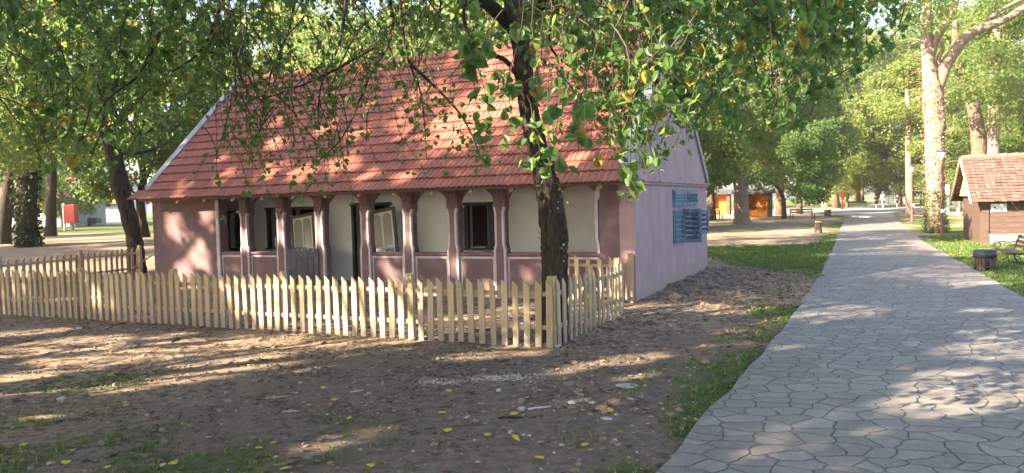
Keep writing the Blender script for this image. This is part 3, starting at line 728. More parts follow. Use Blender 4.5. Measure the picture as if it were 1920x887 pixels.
row([('tall', -60, 70, 1.0), ('tally', 340, 66, .8), ('middk', 270, 38, .95), ('mid', 400, 42, 1.0), ('tally', 180, 150, 1.5), ('tall', 60, 150, 1.6)],
    'tree standing beyond the yard on the left, seen %s', 'trees behind the left end of the yard')
for q, (x, y, w) in enumerate([(-37, 21, 'nearest'), (-47, 33, 'middle'), (-58, 47, 'farthest')]): tree('tall', x, y, .85, '%s of three tall unseen shade trees added outside the left edge beyond the side fence' % w, 'tall trees outside the left edge')  # unseen trees added to throw shade beyond the side fence
row([('lowy', 120, 76, 1.15)], 'low yellowish tree before the houses across the lawn, seen %s', 'trees behind the left end of the yard')
# unseen trees added outside the frame, crowns shaped to shade the yard
HOLES = []
def hole(P, r): HOLES.append((np.array(P), r*1.3))
def sunfilter(Pw, keepin=.08, seed=0):
    """gaps in the crowns that let the sun reach given places"""
    r = np.random.default_rng(seed); ts = np.array(tosun); k = np.ones(len(Pw), bool)
    jit = .75+.5*fbm(Pw[:, 0]*.9+Pw[:, 2], Pw[:, 1]*.9-Pw[:, 2]*.7, 3)*1.6-.4
    rn = r.random(len(Pw))
    for P_, rr in HOLES:
        d = Pw-P_; t = d@ts; q = np.linalg.norm(d-t[:, None]*ts, axis=1); k &= ~((t > 1.0) & (q < rr*jit) & (rn > keepin))
    return k
def gh(px, py, r): g = G(px, py); hole((g.x, g.y, g.z), r)
for px, py, r in ((250, 660, .8), (60, 660, .8), (420, 690, .55), (560, 650, .5), (700, 650, .45), (20, 710, .5), (300, 715, .4), (150, 640, .6), (440, 640, .5), (40, 625, .45), (150, 640, .4), (290, 632, .35), (420, 650, .4), (520, 640, .3), (600, 645, .35), (120, 690, .35), (330, 680, .3), (60, 730, .3), (480, 668, .3), (210, 720, .22), (560, 690, .2), (640, 660, .3),
        (1050, 697, .2), (1090, 688, .3), (1160, 676, .32), (1215, 668, .2), (1190, 705, .18), (1090, 748, .14), (600, 830, .30), (680, 815, .22), (540, 850, .2), (520, 860, .14), (90, 780, .16), (170, 770, .12), (10, 560, .4), (120, 560, .4),
        (1480, 655, .14), (1530, 610, .12), (1570, 590, .1), (1700, 690, .13), (1860, 585, .30), (1900, 600, .25), (1640, 815, .10), (1440, 850, .09), (1720, 650, .1), (1370, 620, .16), (1330, 650, .12), (1700, 430, .6), (1620, 440, .6), (1660, 460, .5), (1400, 450, .8), (1500, 460, .7)): gh(px, py, r)
def hh_(x, y, z, r): hole(tuple(hw(x, y, z)), r*.78)
for a_, z_, r_h in ((-11.4, 1.5, .45), (-10.7, .9, .50), (-10.3, 1.7, .38), (-11.2, .5, .4), (-9.2, 1.2, .42), (-8.0, 1.3, .42), (-7.0, 1.3, .45), (-6.3, .8, .4), (-5.75, 1.4, .42), (-4.8, 1.4, .42), (-5.3, .55, .38), (-3.8, .7, .3), (-2.2, .5, .22), (-1.7, .8, .2), (-6.0, .2, .3), (-4.4, .2, .3), (-3.0, .25, .25)): hh_(a_, -.1, z_, r_h)
for a_, y_, r_h in ((-10.8, -.1, .42), (-9.6, .1, .5), (-8.4, .2, .55), (-7.3, .05, .5), (-6.4, .25, .55), (-5.6, -.1, .4), (-10.2, .6, .3), (-8.8, .9, .4), (-7.6, 1.2, .35), (-6.6, 1.0, .4), (-9.4, 1.5, .3), (-4.6, -.1, .3), (-1.0, .1, .3), (-.5, .5, .22), (-6.8, 1.8, .25), (-5.2, .8, .25), (-3.2, 2.2, .22), (-1.6, 2.6, .2), (-8.2, 2.2, .25)): hh_(a_, y_, rz(y_), r_h)
for k in (2.9, 3.3, 3.7, 4.1, 4.6, 5.1): hole((FC.x+FD.x*k, FC.y+FD.y*k, .45), .36)
for k in (8.5, 10.5, .5): hole((FC.x+FD.x*k, FC.y+FD.y*k, .45), .2)
for px, py, Y, r in ((60, 200, 9, 1.2), (180, 260, 9, .9), (120, 80, 10, .9), (350, 150, 10, .6), (500, 60, 9, .5), (230, 320, 7.5, .5), (1280, 200, 6.5, .75), (1420, 150, 7.5, .6), (1560, 120, 8, .5), (1200, 80, 7, .7), (1000, 230, 4.6, .55), (930, 120, 5, .5), (1400, 260, 5, .6), (700, 60, 8.5, .8), (300, 80, 9, 1.0), (30, 60, 9, 1.1)): hole(tuple(at(px, py, Y)), r)
SHC = PROTO['shade']
for i, (x, y, s) in enumerate([(-13.5, 2.0, 1.0), (-18.5, 8.5, 1.5), (-24.5, 13, 1.5), (-9.5, -4.5, .95), (-22, 2, 1.3), (-17, -4, 1.2), (-29, 6, 1.5), (-14, -12, 1.2), (-11.5, 5.0, 1.12), (-9.0, -.2, .88)]):
    t = empty('leafy_tree', (x, y, float(Hg(x, y))), 0, 'broad unseen shade tree added outside the left edge of the view, %s' % ['nearest the lower left corner', 'level with the front fence', 'behind the side fence', 'just behind the viewpoint', 'in the second row', 'beside the viewpoint', 'farthest to the left', 'well behind the viewpoint', 'closest to the picture edge', 'smallest and nearest to the viewpoint'][i], 'tree', 'added shade trees outside the view'); t.scale = (s, s, s)
    link(bpy.data.objects.new('trunk', SHC[0]), t)
    C = clumps(44, 4.7, 3.0, 12, 100+i); me = crown_mesh('crown', C, 620, 1.2, .17, M['leaffar'], seed=100+i)
    co = np.zeros(len(me.vertices)*3, np.float32); me.vertices.foreach_get('co', co); co = co.reshape(-1, 4, 3); bpy.data.meshes.remove(me)
    k = sunfilter(co.mean(1)*s+np.array(t.location), .06, i); co = co[k]
    npmesh('crown', co.reshape(-1, 3), np.arange(len(co)*4).reshape(-1, 4), M['leaffar'], t)

# ---------------- named trees with drawn trunks ----------------
def drawn(Y, pts, w):   # pixels on the plane y=Y, widths in pixels
    return [at(px, py, Y) for px, py in pts], [q*Y/FPX/2 for q in w]
def resamp(P, r, n):
    P = [Vector(p) for p in P]; out = []; rr = []
    m = len(P)-1
    for i in range(n):
        t = i/(n-1)*m; k = min(int(t), m-1); f = t-k
        p0 = P[max(k-1, 0)]; p1 = P[k]; p2 = P[k+1]; p3 = P[min(k+2, m)]
        q = .5*((2*p1)+(p2-p0)*f+(2*p0-5*p1+4*p2-p3)*f*f+(3*p1-p0-3*p2+p3)*f**3)
        out.append(q); rr.append(r[k]*(1-f)+r[k+1]*f)
    return out, rr
def rough_tube(m, P, r, n=60, seg=20, wob=.07):
    P, r = resamp(P, r, n); m.tube(P, r, seg, wob=wob)
# main tree in the yard corner
YT = 9.8
mt = empty('mulberry_tree', (.60, YT, 0), 0, 'dark rough-barked tree inside the fence corner, its leafy boughs hanging over the roof', 'tree'); base = Vector((.60, YT, 0))
def build_local(m, name, mat, parent, org, smooth=True):
    m.v = [tuple(Vector(v)-org) for v in m.v]; return m.build(name, mat, parent, smooth=smooth)
P0, r0 = drawn(YT, [(1041, 672), (1040, 620), (1040, 500), (1038, 430), (1026, 345), (1006, 270), (988, 185), (977, 90), (962, 0), (950, -90), (955, -200)], [56, 51, 50, 52, 46, 38, 35, 33, 36, 30, 24])
m = MB(); rough_tube(m, P0, r0, 110, 28, .075); build_local(m, 'trunk', M['bark'], mt, base)
limbs = []
def limb(pts, ra, rb, org=base, parent=mt, mat='bark', n=24, name='limb'):
    m = MB(); k = len(pts); rr = [ra+(rb-ra)*i/(k-1) for i in range(k)]; Pq, rq = resamp(pts, rr, n); m.tube(Pq, rq, 9, wob=.06)
    build_local(m, name, M[mat], parent, org); limbs.append(Pq)
T = lambda px, py, Y=YT: at(px, py, Y)
limb([T(975, 70), T(930, 20, 9.2), T(840, -40, 8.6), T(700, -110, 8), T(480, -190, 7.5)], .10, .03)
limb([T(970, 45), T(1010, 10, 9.2), T(1080, -30, 8.2), T(1230, -90, 7), T(1420, -160, 6)], .10, .03)
limb([T(962, 5), T(900, -60, 10), T(760, -120, 11), T(500, -150, 11.5), T(250, -170, 11.5)], .09, .03)
limb([T(955, -60), T(930, -160, 8.6), T(820, -330, 7), T(600, -600, 5.2)], .09, .03)
limb([T(955, -60), T(1050, -200, 8.6), T(1250, -420, 6.5), T(1500, -700, 4.6)], .09, .03)
limb([T(955, -100), T(990, -220, 10), T(1100, -320, 11.5), T(1240, -330, 13)], .08, .03)
BL = []
for pts in ([(720, -60, 8.2), (735, 60, 8.2), (690, 150, 8.1), (640, 260, 8.0), (560, 330, 8.0)], [(745, -60, 8.4), (760, 90, 8.4), (790, 180, 8.3), (800, 300, 8.2)], [(650, -40, 8.7), (640, 70, 8.6), (600, 170, 8.5), (600, 280, 8.5)], [(700, 90, 8.3), (590, 150, 8.1), (480, 190, 8.0)], [(770, 120, 8.4), (860, 210, 8.2), (900, 290, 8.0)], [(560, -40, 9), (540, 60, 8.9), (500, 160, 8.8), (490, 250, 8.7)],
            [(1140, -40, 8), (1120, 60, 7.9), (1150, 160, 7.8), (1190, 260, 7.7)], [(1060, -30, 8.4), (1030, 80, 8.3), (1090, 150, 8.2), (1120, 250, 8.1)], [(300, 60, 8), (260, 140, 7.8), (200, 190, 7.6), (150, 280, 7.5)], [(430, -30, 9), (380, 90, 8.8), (300, 150, 8.6), (240, 210, 8.4)]):
    limb([T(*q) for q in pts], .020, .003, name='branch')
    for q in limbs[-1][6:]:
        for _ in range(5): BL.append(tuple(q+Vector((random.gauss(0, .13), random.gauss(0, .13), random.gauss(-.05, .12)))))
limb([T(985, 170), T(950, 115, 9.5), T(905, 95, 9.2), T(870, 40, 9), T(880, -20, 8.6)], .035, .015)
# hanging sprays
TW = MB(); LC = []; LS = []
def spray(tip, rise, side, leaf, dens, sub=5, wob=.12, tw=.005, lw=1.0):
    """twig drooping from above down to the tip, with side twigs and leaves"""
    tip = Vector(tip); st = tip+Vector((side[0], side[1], rise)); mid = st.lerp(tip, .45)+Vector((random.uniform(-wob, wob), random.uniform(-wob, wob), random.uniform(.0, .25)*rise))
    n = max(6, int(rise/.12)); Pq, rq = resamp([st, mid, tip], [tw*1.8, tw*1.1, tw*.5], n)
    Pq = [p+Vector((random.gauss(0, .012), random.gauss(0, .012), 0)) for p in Pq]
    TW.tube(Pq, rq, 4, cap=False)
    def leaves(Q, d):
        for a_, b_ in zip(Q[:-1], Q[1:]):
            L = (b_-a_).length; c = d*L; k = int(c)+(random.random() < c % 1)
            for _ in range(k):
                q = a_.lerp(b_, random.random())+Vector((random.gauss(0, .02), random.gauss(0, .02), random.gauss(0, .02)))*(leaf/.1); LC.append(q); LS.append(leaf*random.uniform(.6, 1.2))
    leaves(Pq[n//4:], dens)
    for _ in range(sub):
        k = random.randrange(max(1, n//5), n-1); a_ = Pq[k]; l = rise*random.uniform(.12, .38)
        b_ = a_+Vector((random.uniform(-.6, .6), random.uniform(-.6, .6), random.uniform(-1, .1)))*l; c_ = a_.lerp(b_, .5)+Vector((0, 0, .08*l))
        TW.tube([a_, c_, b_], [tw*.6, tw*.45, tw*.3], 3, cap=False); leaves([a_, c_, b_], dens*1.25)
def zone(n, fx, fy, dist, leaf, dens, rise=(.5, 1.2), sub=5, tw=.005, env=None, side=.5):
    k = 0
    while k < n:
        px = random.uniform(*fx); py = random.uniform(*fy); 
        if env and py > env(px): continue
        Y = random.uniform(*dist); spray(at(px, py, Y), random.uniform(*rise), (random.uniform(-side, side), random.uniform(-side, side)), leaf, dens, sub, tw=tw); k += 1
random.seed(21)
lin = lambda pts: (lambda x: float(np.interp(x, [p[0] for p in pts], [p[1] for p in pts])))
# A top-left mass
zone(150, (-40, 470), (20, 300), (7.5, 12.5), .078, 12, (.5, 1.2), 8, .005, lin([(-40, 250), (150, 280), (230, 330), (300, 250), (400, 200), (470, 120)]))
zone(50, (-60, 520), (-20, 110), (6, 10), .09, 12, (.5, 1.2), 6)
zone(14, (90, 250), (200, 350), (6.5, 8.5), .10, 9, (.5, 1.0), 3)
# B top band
zone(80, (430, 1000), (-10, 120), (6.5, 11.5), .07, 9, (.5, 1.2), 9, .005, None, .9)
zone(70, (1000, 1250), (-20, 110), (6, 10), .07, 12, (.5, 1.1), 6)
# C hanging twigs over the roof
zone(72, (400, 850), (120, 370), (7.5, 9.3), .052, 5.2, (.8, 2.2), 10, .0055, lin([(450, 300), (560, 380), (700, 310), (850, 240)]), 1.0)
zone(12, (400, 640), (300, 430), (7.5, 9.0), .065, 7, (.6, 1.2), 4, .004, lin([(400, 440), (520, 420), (640, 360)]), .3)
zone(20, (1090, 1230), (60, 300), (6, 8.5), .06, 3.5, (.8, 1.8), 9, .005, None, .3)
zone(26, (800, 1130), (40, 150), (7, 9.4), .065, 5, (.7, 1.6), 8, .005, None, .3)
# D big leaves near the trunk
zone(21, (880, 1110), (110, 375), (3.8, 5.2), .084, 15, (.4, 1.0), 3, .003, lin([(880, 330), (960, 350), (1060, 385), (1110, 385)]), .12)
# E right mass
envE = lin([(1120, 330), (1200, 330), (1260, 300), (1320, 300), (1400, 290), (1500, 300), (1560, 230), (1640, 130), (1700, 60)])
zone(78, (1130, 1700), (-20, 330), (4.2, 6.6), .078, 13, (.4, 1.0), 5, .0035, envE, .45)
zone(165, (1150, 1690), (-30, 320), (6.4, 9.8), .066, 13, (.5, 1.3), 7, .004, envE, .8)
zone(10, (1150, 1300), (300, 400), (4.2, 6.0), .085, 8, (.4, .9), 3, .003, lin([(1150, 395), (1190, 380), (1260, 330), (1300, 300)]), .2)
# crown above and behind the view
def uppercrown():
    C = []
    r = np.random.default_rng(5)
    while len(C) < 88:
        x, y = r.uniform(-9, 9), r.uniform(-3, 16); d = math.hypot((x+0)/8.5, (y-7.5)/8.5)
        if d > 1: continue
        z = 4.6+3.6*r.uniform(0, 1)*(1-d*d)+d*.2+max(0, .25*(y-3))*.35
        C.append((x, y, z))
    return np.array(C)
UC = uppercrown(); vis = UC[:, 2] > CH+.36*np.maximum(UC[:, 1], 0)+.5; UC = UC[vis | (np.random.default_rng(1).random(len(UC)) < .15)]
_q = np.random.default_rng(31); _a = _q.uniform(0, 6.28, 75); _d = 7.5*np.sqrt(_q.random(75))
UC = np.vstack([UC, np.stack([.8+_d*np.cos(_a), 9+_d*np.sin(_a), 7.2+3.6*_q.random(75)*(1-_d/9)], 1)])  # unseen clumps added high in the crown to shade the right-hand grass
r_ = np.random.default_rng(9); per = 200
idx = np.repeat(np.arange(len(UC)), per); UP = UC[idx]+unit(r_.normal(size=(len(idx), 3)))*r_.uniform(.2, 1, (len(idx), 1))*np.array([.95, .95, .5])
UP = UP[sunfilter(UP, .1, 77)]
LC += [Vector(q) for q in BL]; LS += [random.uniform(.04, .075) for _ in BL]
C_ = np.array([tuple(v) for v in LC]); S_ = np.array(LS); kk = sunfilter(C_, .3, 78); print('kept', kk.mean()); C_ = C_[kk]; S_ = S_[kk]
V1, F1 = leaf_arrays(C_, S_, 'lobed', down=.55, flat=.9)
V2, F2 = leaf_arrays(UP, r_.uniform(.09, .15, len(UP)), 'kite', down=.4, flat=.6)
V = np.vstack([V1, V2])-np.array(base); F = np.vstack([F1, F2+len(V1)])
npmesh('foliage', V, F, M['leafnear'], mt, smooth=True)
build_local(TW, 'twigs', M['twig'], mt, base)
print('near leaves', len(C_), 'upper', len(UP))
# dry clinging leaves on the trunk
c0 = []
for py, px in ((385, 1045), (360, 1050), (430, 1020), (470, 1060), (400, 1030), (345, 1040)):
    q = at(px, py, YT-.2)
    for _ in range(7): c0.append((q.x+random.gauss(0, .04), q.y+random.gauss(0, .03), q.z+random.gauss(0, .09)))
V, F = leaf_arrays(np.array(c0), rng.uniform(.03, .06, len(c0)), 'kite', 1, 0); npmesh('dry_leaves', V-np.array(base), F, M['dryleaf'], mt)

def tree_crown(parent, org, C, per, rc, size, mat, seed, name='crown'):
    me = crown_mesh(name, np.array(C), per, rc, size, mat, seed=seed); o = link(bpy.data.objects.new(name, me), parent); o.location = (0, 0, 0)
    return o
# left tree by the end of the house
YL = 22.6
t = empty('leaning_tree', at(257, 520, YL), 0, 'dark leaning tree close to the left end of the house', 'tree'); org = t.location.copy(); org.z = float(Hg(org.x, org.y)); t.location = org
Pq, rq = drawn(YL, [(259, 522), (256, 480), (250, 440), (236, 385), (222, 330), (212, 280), (206, 220), (196, 150), (190, 60), (185, -40)], [34, 29, 28, 30, 30, 29, 27, 22, 17, 12])
m = MB(); rough_tube(m, Pq, rq, 60, 16, .07); build_local(m, 'trunk', M['bark'], t, org)
LO = org
def lb(pts, Y, ra, rb): 
    m = MB(); k = len(pts); Pz, rz_ = resamp([at(*p, Y+q) for q, p in enumerate(pts)], [ra+(rb-ra)*i/(k-1) for i in range(k)], 14); m.tube(Pz, rz_, 8, wob=.05); build_local(m, 'limb', M['bark'], t, LO)
lb([(210, 270), (160, 210), (90, 170), (20, 150)], YL, .14, .03); lb([(208, 240), (270, 180), (330, 140), (420, 110)], YL, .13, .03); lb([(215, 290), (270, 285), (310, 270), (330, 250)], YL, .06, .02); lb([(204, 200), (230, 100), (260, 0)], YL, .12, .03)
rr_ = np.random.default_rng(41); C = []
while len(C) < 40:
    px, py = rr_.uniform(-20, 450), rr_.uniform(-120, 345)
    if py > np.interp(px, [-20, 90, 200, 300, 450], [300, 320, 350, 300, 170]): continue
    if abs(px-215) < 22 and py > 230: continue
    q = at(px, py, YL+rr_.uniform(-2.2, 3)); C.append(tuple(q-org))
tree_crown(t, org, C, 480, .85, .13, M['leaffar'], 41)
# trunks further left
def simple_tree(name, Y, pts, w, lab, barkk, C=None, per=500, rc=1.2, size=.2, lm='leaffar', seed=3, wob=.07):
    org = at(*pts[0], Y); org.z = float(Hg(org.x, org.y)); t = empty(name, org, 0, lab, 'tree')
    Pq, rq = drawn(Y, pts, w); m = MB(); rough_tube(m, Pq, rq, 40, 14, wob); build_local(m, 'trunk', M[barkk], t, org)
    if C is not None:
        tree_crown(t, org, [tuple(at(px, py, Y+dy)-org) for px, py, dy in C], per, rc, size, M[lm], seed)
    Pq, rq = resamp(Pq, rq, 40); return t, org, Pq, rq
def rc_(n, x0, x1, y0, y1, dy, seed):
    r = np.random.default_rng(seed); return [(r.uniform(x0, x1), r.uniform(y0, y1), r.uniform(-dy, dy)) for _ in range(n)]
def ivy(t, org, Pq, rq, zmax, n, size, mat='ivy', spread=1.15, name='ivy', zmin=0):
    r = np.random.default_rng(8); Cc = []
    while len(Cc) < n:
        k = r.integers(0, len(Pq)-1); p = Pq[k].lerp(Pq[k+1], r.random())
        if p.z-org.z > zmax or p.z-org.z < zmin: continue
        a = r.uniform(0, 6.28); rr = rq[k]*spread*(1+.25*abs(r.normal())); Cc.append((p.x+rr*math.cos(a)-org.x, p.y+rr*math.sin(a)-org.y, p.z-org.z))
    V, F = leaf_arrays(np.array(Cc), r.uniform(.7, 1.3, n)*size, 'kite', 1.2, 0); npmesh(name, V, F, M[mat], t)
YA = 33
t_, o_, p_, q_ = simple_tree('ivy_covered_tree', YA, [(53, 474), (52, 440), (50, 380), (52, 300), (50, 220), (40, 120), (30, -20)], [38, 34, 34, 33, 30, 26, 18], 'thick dark trunk wrapped in ivy near the left edge', 'bark', rc_(30, -40, 160, -140, 180, 3, 4), 520, 1.3, .2, 'leaffar', 11)
ivy(t_, o_, p_, q_, 6, 2600, .13, 'ivydk', 1.0)
simple_tree('dark_tree', 35, [(5, 462), (8, 420), (16, 360), (26, 300), (36, 240), (40, 120)], [30, 25, 24, 24, 22, 14], 'dark bare trunk leaning right at the very left edge', 'bark', rc_(20, -120, 40, -100, 250, 3, 5), 500, 1.3, .2, 'leaffar', 12)
simple_tree('dark_tree', 44, [(94, 446), (95, 430), (96, 380), (98, 330), (98, 260), (100, 180)], [26, 20, 17, 16, 14, 10], 'slim dark trunk with a flared foot left of the red booth', 'bark', rc_(22, 20, 190, 130, 345, 3, 6), 480, 1.1, .2, 'leafdk', 13)
# big pale tree on the right
YB = 33.2
t_, o_, p_, q_ = simple_tree('dead_limbed_tree', YB, [(1756, 440), (1754, 400), (1753, 330), (1752, 240), (1750, 180), (1743, 130), (1738, 70), (1736, -10), (1730, -120)], [33, 31, 31, 35, 36, 24, 20, 17, 12], 'tall pale sunlit tree with a forked trunk beside the lamp post, vines on its bark', 'barkpale', rc_(14, 1640, 1790, -160, 30, 3, 7), 520, 1.2, .17, 'leafyel', 14, .1)
for pts, ra, rb in (([(1756, 170), (1772, 125), (1793, 92), (1815, 66), (1845, 52), (1885, 36), (1925, 12), (1990, -20)], .28, .12), ([(1840, 54), (1862, 30), (1885, 14), (1925, -6)], .12, .06), ([(1742, 120), (1752, 80), (1770, 50), (1788, 18), (1800, -30)], .2, .09), ([(1765, 140), (1760, 112), (1768, 90), (1762, 72)], .12, .05)):
    m = MB(); k = len(pts); Pz, rz_ = resamp([at(*p, YB-.1*q) for q, p in enumerate(pts)], [ra+(rb-ra)*i/(k-1) for i in range(k)], 26); m.tube(Pz, rz_, 10, wob=.08); build_local(m, 'limb', M['barkpale'], t_, o_)
ivy(t_, o_, p_, q_, 1.9, 2400, .075, 'ivy', .96)
ivy(t_, o_, p_, q_, 6.5, 1500, .07, 'dryleaf', 1.02, 'dry_ivy', 1.6)
m = MB(); random.seed(3)
for _ in range(110):
    k = random.randrange(4, 30); p = p_[k]; a = random.uniform(0, 6.28); d = Vector((math.cos(a), math.sin(a), random.uniform(-.3, .5))); L = random.uniform(.2, .9)
    s0 = p+Vector((math.cos(a), math.sin(a), 0))*q_[k]*.9; m.tube([s0, s0+d*L*.5+Vector((0, 0, random.uniform(-.1, .1))), s0+d*L], [.007, .005, .003], 3, cap=False)
build_local(m, 'dry_vine', M['vine'], t_, o_)
simple_tree('curved_trunk_tree', 44, [(1838, 400), (1836, 290), (1832, 240), (1822, 190), (1806, 150), (1795, 110), (1790, 40)], [28, 26, 24, 22, 20, 16, 10], 'dark curving trunk rising behind the shed roof', 'bark2', rc_(16, 1780, 1900, -60, 180, 3, 9), 500, 1.2, .2, 'leaffar', 15)
simple_tree('pale_trunk_tree', 50, [(1864, 400), (1863, 290), (1864, 190), (1866, 110), (1868, 60), (1874, -30)], [22, 20, 19, 18, 18, 14], 'straight pale trunk standing right of the curved dark one', 'barkpale', rc_(18, 1840, 1960, -60, 240, 3, 10), 500, 1.3, .22, 'leaffar', 16)
simple_tree('pale_trunk_tree', 52, [(1706, 404), (1704, 330), (1703, 260), (1702, 200), (1700, 120)], [14, 11, 10, 9, 7], 'slender pale trunk left of the big sunlit tree', 'barkpale', rc_(14, 1640, 1740, 60, 310, 3, 11), 500, 1.0, .2, 'leafyel', 17)
Yc = 50
simple_tree('broad_trunk_tree', Yc, [(1391, 424), (1391, 410), (1390, 385), (1388, 350), (1386, 300), (1385, 220)], [42, 30, 26, 25, 24, 18], 'short thick pale trunk with flared roots in front of the orange kiosk', 'barkpale', rc_(22, 1310, 1470, 120, 345, 3, 12), 520, 1.1, .2, 'leaffar', 18)
simple_tree('forked_tree', 60, [(1470, 410), (1470, 390), (1466, 365), (1452, 345), (1430, 335)], [10, 8, 8, 6, 4], 'thin forked tree beside the white board', 'bark', rc_(20, 1430, 1560, 180, 368, 3, 13), 520, 1.2, .2, 'leafdk', 19)
simple_tree('young_tree', 92, [(1547, 388), (1546, 370), (1545, 345), (1548, 300)], [14, 9, 8, 5], 'young tree with flared foot right of the park bench', 'barkpale', rc_(18, 1500, 1600, 200, 350, 4, 14), 500, 1.7, .3, 'leafyel', 20)
simple_tree('reddish_trunk_tree', 110, [(1609, 378), (1609, 350), (1608, 320), (1606, 270)], [9, 8, 8, 6], 'left one of two reddish trunks where the far path bends', 'bark2', rc_(14, 1570, 1640, 120, 320, 5, 15), 500, 2.0, .34, 'leaffar', 21)
simple_tree('reddish_trunk_tree', 112, [(1617, 378), (1616, 350), (1616, 320), (1618, 270)], [8, 7, 7, 5], 'right one of two reddish trunks where the far path bends', 'bark2')
t_, o_, p_, q_ = simple_tree('tree_stump', 36, [(1535, 439), (1534.5, 432), (1534, 424), (1534, 417.5)], [17, 13, 12, 12], 'sawn tree stump with a mossy pale top on the dirt left of the path', 'bark2', wob=.09)
m = MB(); m.lathe([(.15, 0), (.16, .03), (.15, .07)], (0, 0, p_[-1].z-o_.z-.01), 14); m.build('stump_top', surf('mossy_cut', (.28, .32, .16), (.42, .42, .27), 12, .9, .4, 30), t_); t_['category'] = 'stump'

# ---------------- shed on the right ----------------
sb = G(1838, 457); sh = empty('wooden_shed', sb, R(-22), 'dark brown plank shed with an old mossy tiled roof at the right edge', 'shed')
SW, SD, SH_ = 4.6, 3.2, 1.62
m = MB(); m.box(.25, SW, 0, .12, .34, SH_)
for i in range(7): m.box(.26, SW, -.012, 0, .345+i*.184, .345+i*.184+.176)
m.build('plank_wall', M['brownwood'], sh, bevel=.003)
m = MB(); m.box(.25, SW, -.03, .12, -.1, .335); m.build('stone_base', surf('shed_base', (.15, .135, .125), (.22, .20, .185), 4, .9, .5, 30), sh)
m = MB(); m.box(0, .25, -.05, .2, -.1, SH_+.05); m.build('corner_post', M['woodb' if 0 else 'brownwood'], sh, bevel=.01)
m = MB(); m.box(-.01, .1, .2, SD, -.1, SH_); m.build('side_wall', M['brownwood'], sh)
m = MB(); m.prism([(-.2, SH_), (SD+.2, SH_), (SD/2, 2.95)], 'x', -.12, -.04); m.build('gable_planks', surf('sunlit_planks', (.42, .26, .13), (.55, .38, .20), 2.5, .8, .4, 8, stretch=(1, 12, 1)), sh)  # sunlight on the gable end is put into this plank colour
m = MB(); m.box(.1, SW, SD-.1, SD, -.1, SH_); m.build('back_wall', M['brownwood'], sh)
tiles(-.32, SW+.3, -.42, SH_-.20, SD/2, 2.98, 15, 'tiled_roof', M['tileold'], sh, tw=.17, waves=1, amp=.006, th=.02, jit=.012, step=.035)
tiles(-.32, SW+.3, SD+.42, SH_-.20, SD/2, 2.98, 15, 'tiled_roof', M['tileold'], sh, tw=.17, waves=1, amp=.006, th=.02, jit=.012, step=.035)
m = MB(); x = -.32
while x < SW+.2: m.tube([(x, SD/2, 2.985), (x+.38, SD/2, 3.01)], [.085, .10], 10); x += .34
m.build('ridge_caps', M['tile'], sh)
m = MB(); m.prism([(-.45, SH_-.24), (-.45, SH_-.14), (SD/2, 3.02), (SD/2, 2.88)], 'x', -.38, -.335); m.prism([(SD+.45, SH_-.14), (SD+.45, SH_-.24), (SD/2, 2.88), (SD/2, 3.02)], 'x', -.38, -.335); m.build('barge_board', M['woodb'], sh)
sg = empty('notice_board', (0, 0, 0), 0, 'small pale blue notice with two little marks fixed to the shed wall', 'sign'); sg.location = sh.matrix_basis @ Vector((0, 0, 0))
cs, sn = math.cos(R(-22)), math.sin(R(-22)); sg.location = (sb[0]+.30*cs, sb[1]+.30*sn, sb[2]+1.08); sg.rotation_euler.z = R(-22)
m = MB(); m.box(0, .46, -.04, -.022, 0, .27); m.build('panel', M['signwhite'], sg)
m = MB(); m.add([(.07, -.043, .12), (.16, -.043, .12), (.13, -.043, .17), (.115, -.043, .20), (.10, -.043, .17)], [(0, 1, 2, 3, 4)]); m.box(.06, .18, -.043, -.041, .07, .08); m.box(.07, .16, -.043, -.041, .05, .057)
m.box(.28, .42, -.043, -.041, .07, .08); m.box(.29, .41, -.043, -.041, .05, .057); m.build('marks', M['dark'], sg)
fc = bpy.data.curves.new('letter', 'FONT'); fc.body = 'R'; fc.size = .11; fo = bpy.data.objects.new('letter', fc); link(fo, sg); fo.location = (.325, -.043, .11); fo.rotation_euler = (R(90), 0, 0); fc.materials.append(M['grey'])
me_ = bpy.data.meshes.new_from_object(fo); bpy.data.objects.remove(fo); fo = link(bpy.data.objects.new('letter', me_), sg); fo.location = (.325, -.044, .11); fo.rotation_euler = (R(90), 0, 0)

# ---------------- park bench right (scrolled iron ends) ----------------
bn = empty('park_bench', G(1897, 497), R(-112), 'iron park bench with scrolled arms and wooden slats on the grass by the shed', 'bench'); bn.scale = (.88, .88, .88)
def bench_end(x, parent):
    m = MB()
    def arc(cx, cz, r, a0, a1, n=14): return [(x, cx+r*math.cos(R(a0+(a1-a0)*i/n)), cz+r*math.sin(R(a0+(a1-a0)*i/n))) for i in range(n+1)]
    m.tube([(x, -.28, 0), (x, -.20, .12), (x, -.24, .28), (x, -.22, .40)], .018, 8); m.tube([(x, .30, 0), (x, .22, .15), (x, .2, .38), (x, .28, .60), (x, .36, .80)], .018, 8)
    m.tube([(x, -.24, .36), (x, 0, .34), (x, .2, .36)], .016, 8)
    m.tube(arc(-.20, .50, .09, -200, 160), .013, 7); m.tube([(x, -.2, .59), (x, -.05, .60), (x, .12, .58), (x, .27, .60)], .014, 7); m.tube(arc(-.20, .50, .045, 0, 300), .010, 6)
    m.tube(arc(-.05, .20, .10, -160, 100), .011, 6)
    m.build('iron_end', M['metal'], parent, smooth=True)
bench_end(-.75, bn); bench_end(.75, bn)
for i in range(4): m = MB(); m.box(-.85, .85, -.25+i*.115, -.155+i*.115, .37, .40); m.build('seat_slat', M['brownwood'], bn, bevel=.005)
for i in range(3): m = MB(); c = (0, .24+i*.045, .50+i*.12); m.obox(c, (1, 0, 0), (0, .35, .94), (0, -.94, .35), .85, .045, .014); m.build('back_slat', M['brownwood'], bn, bevel=.005)
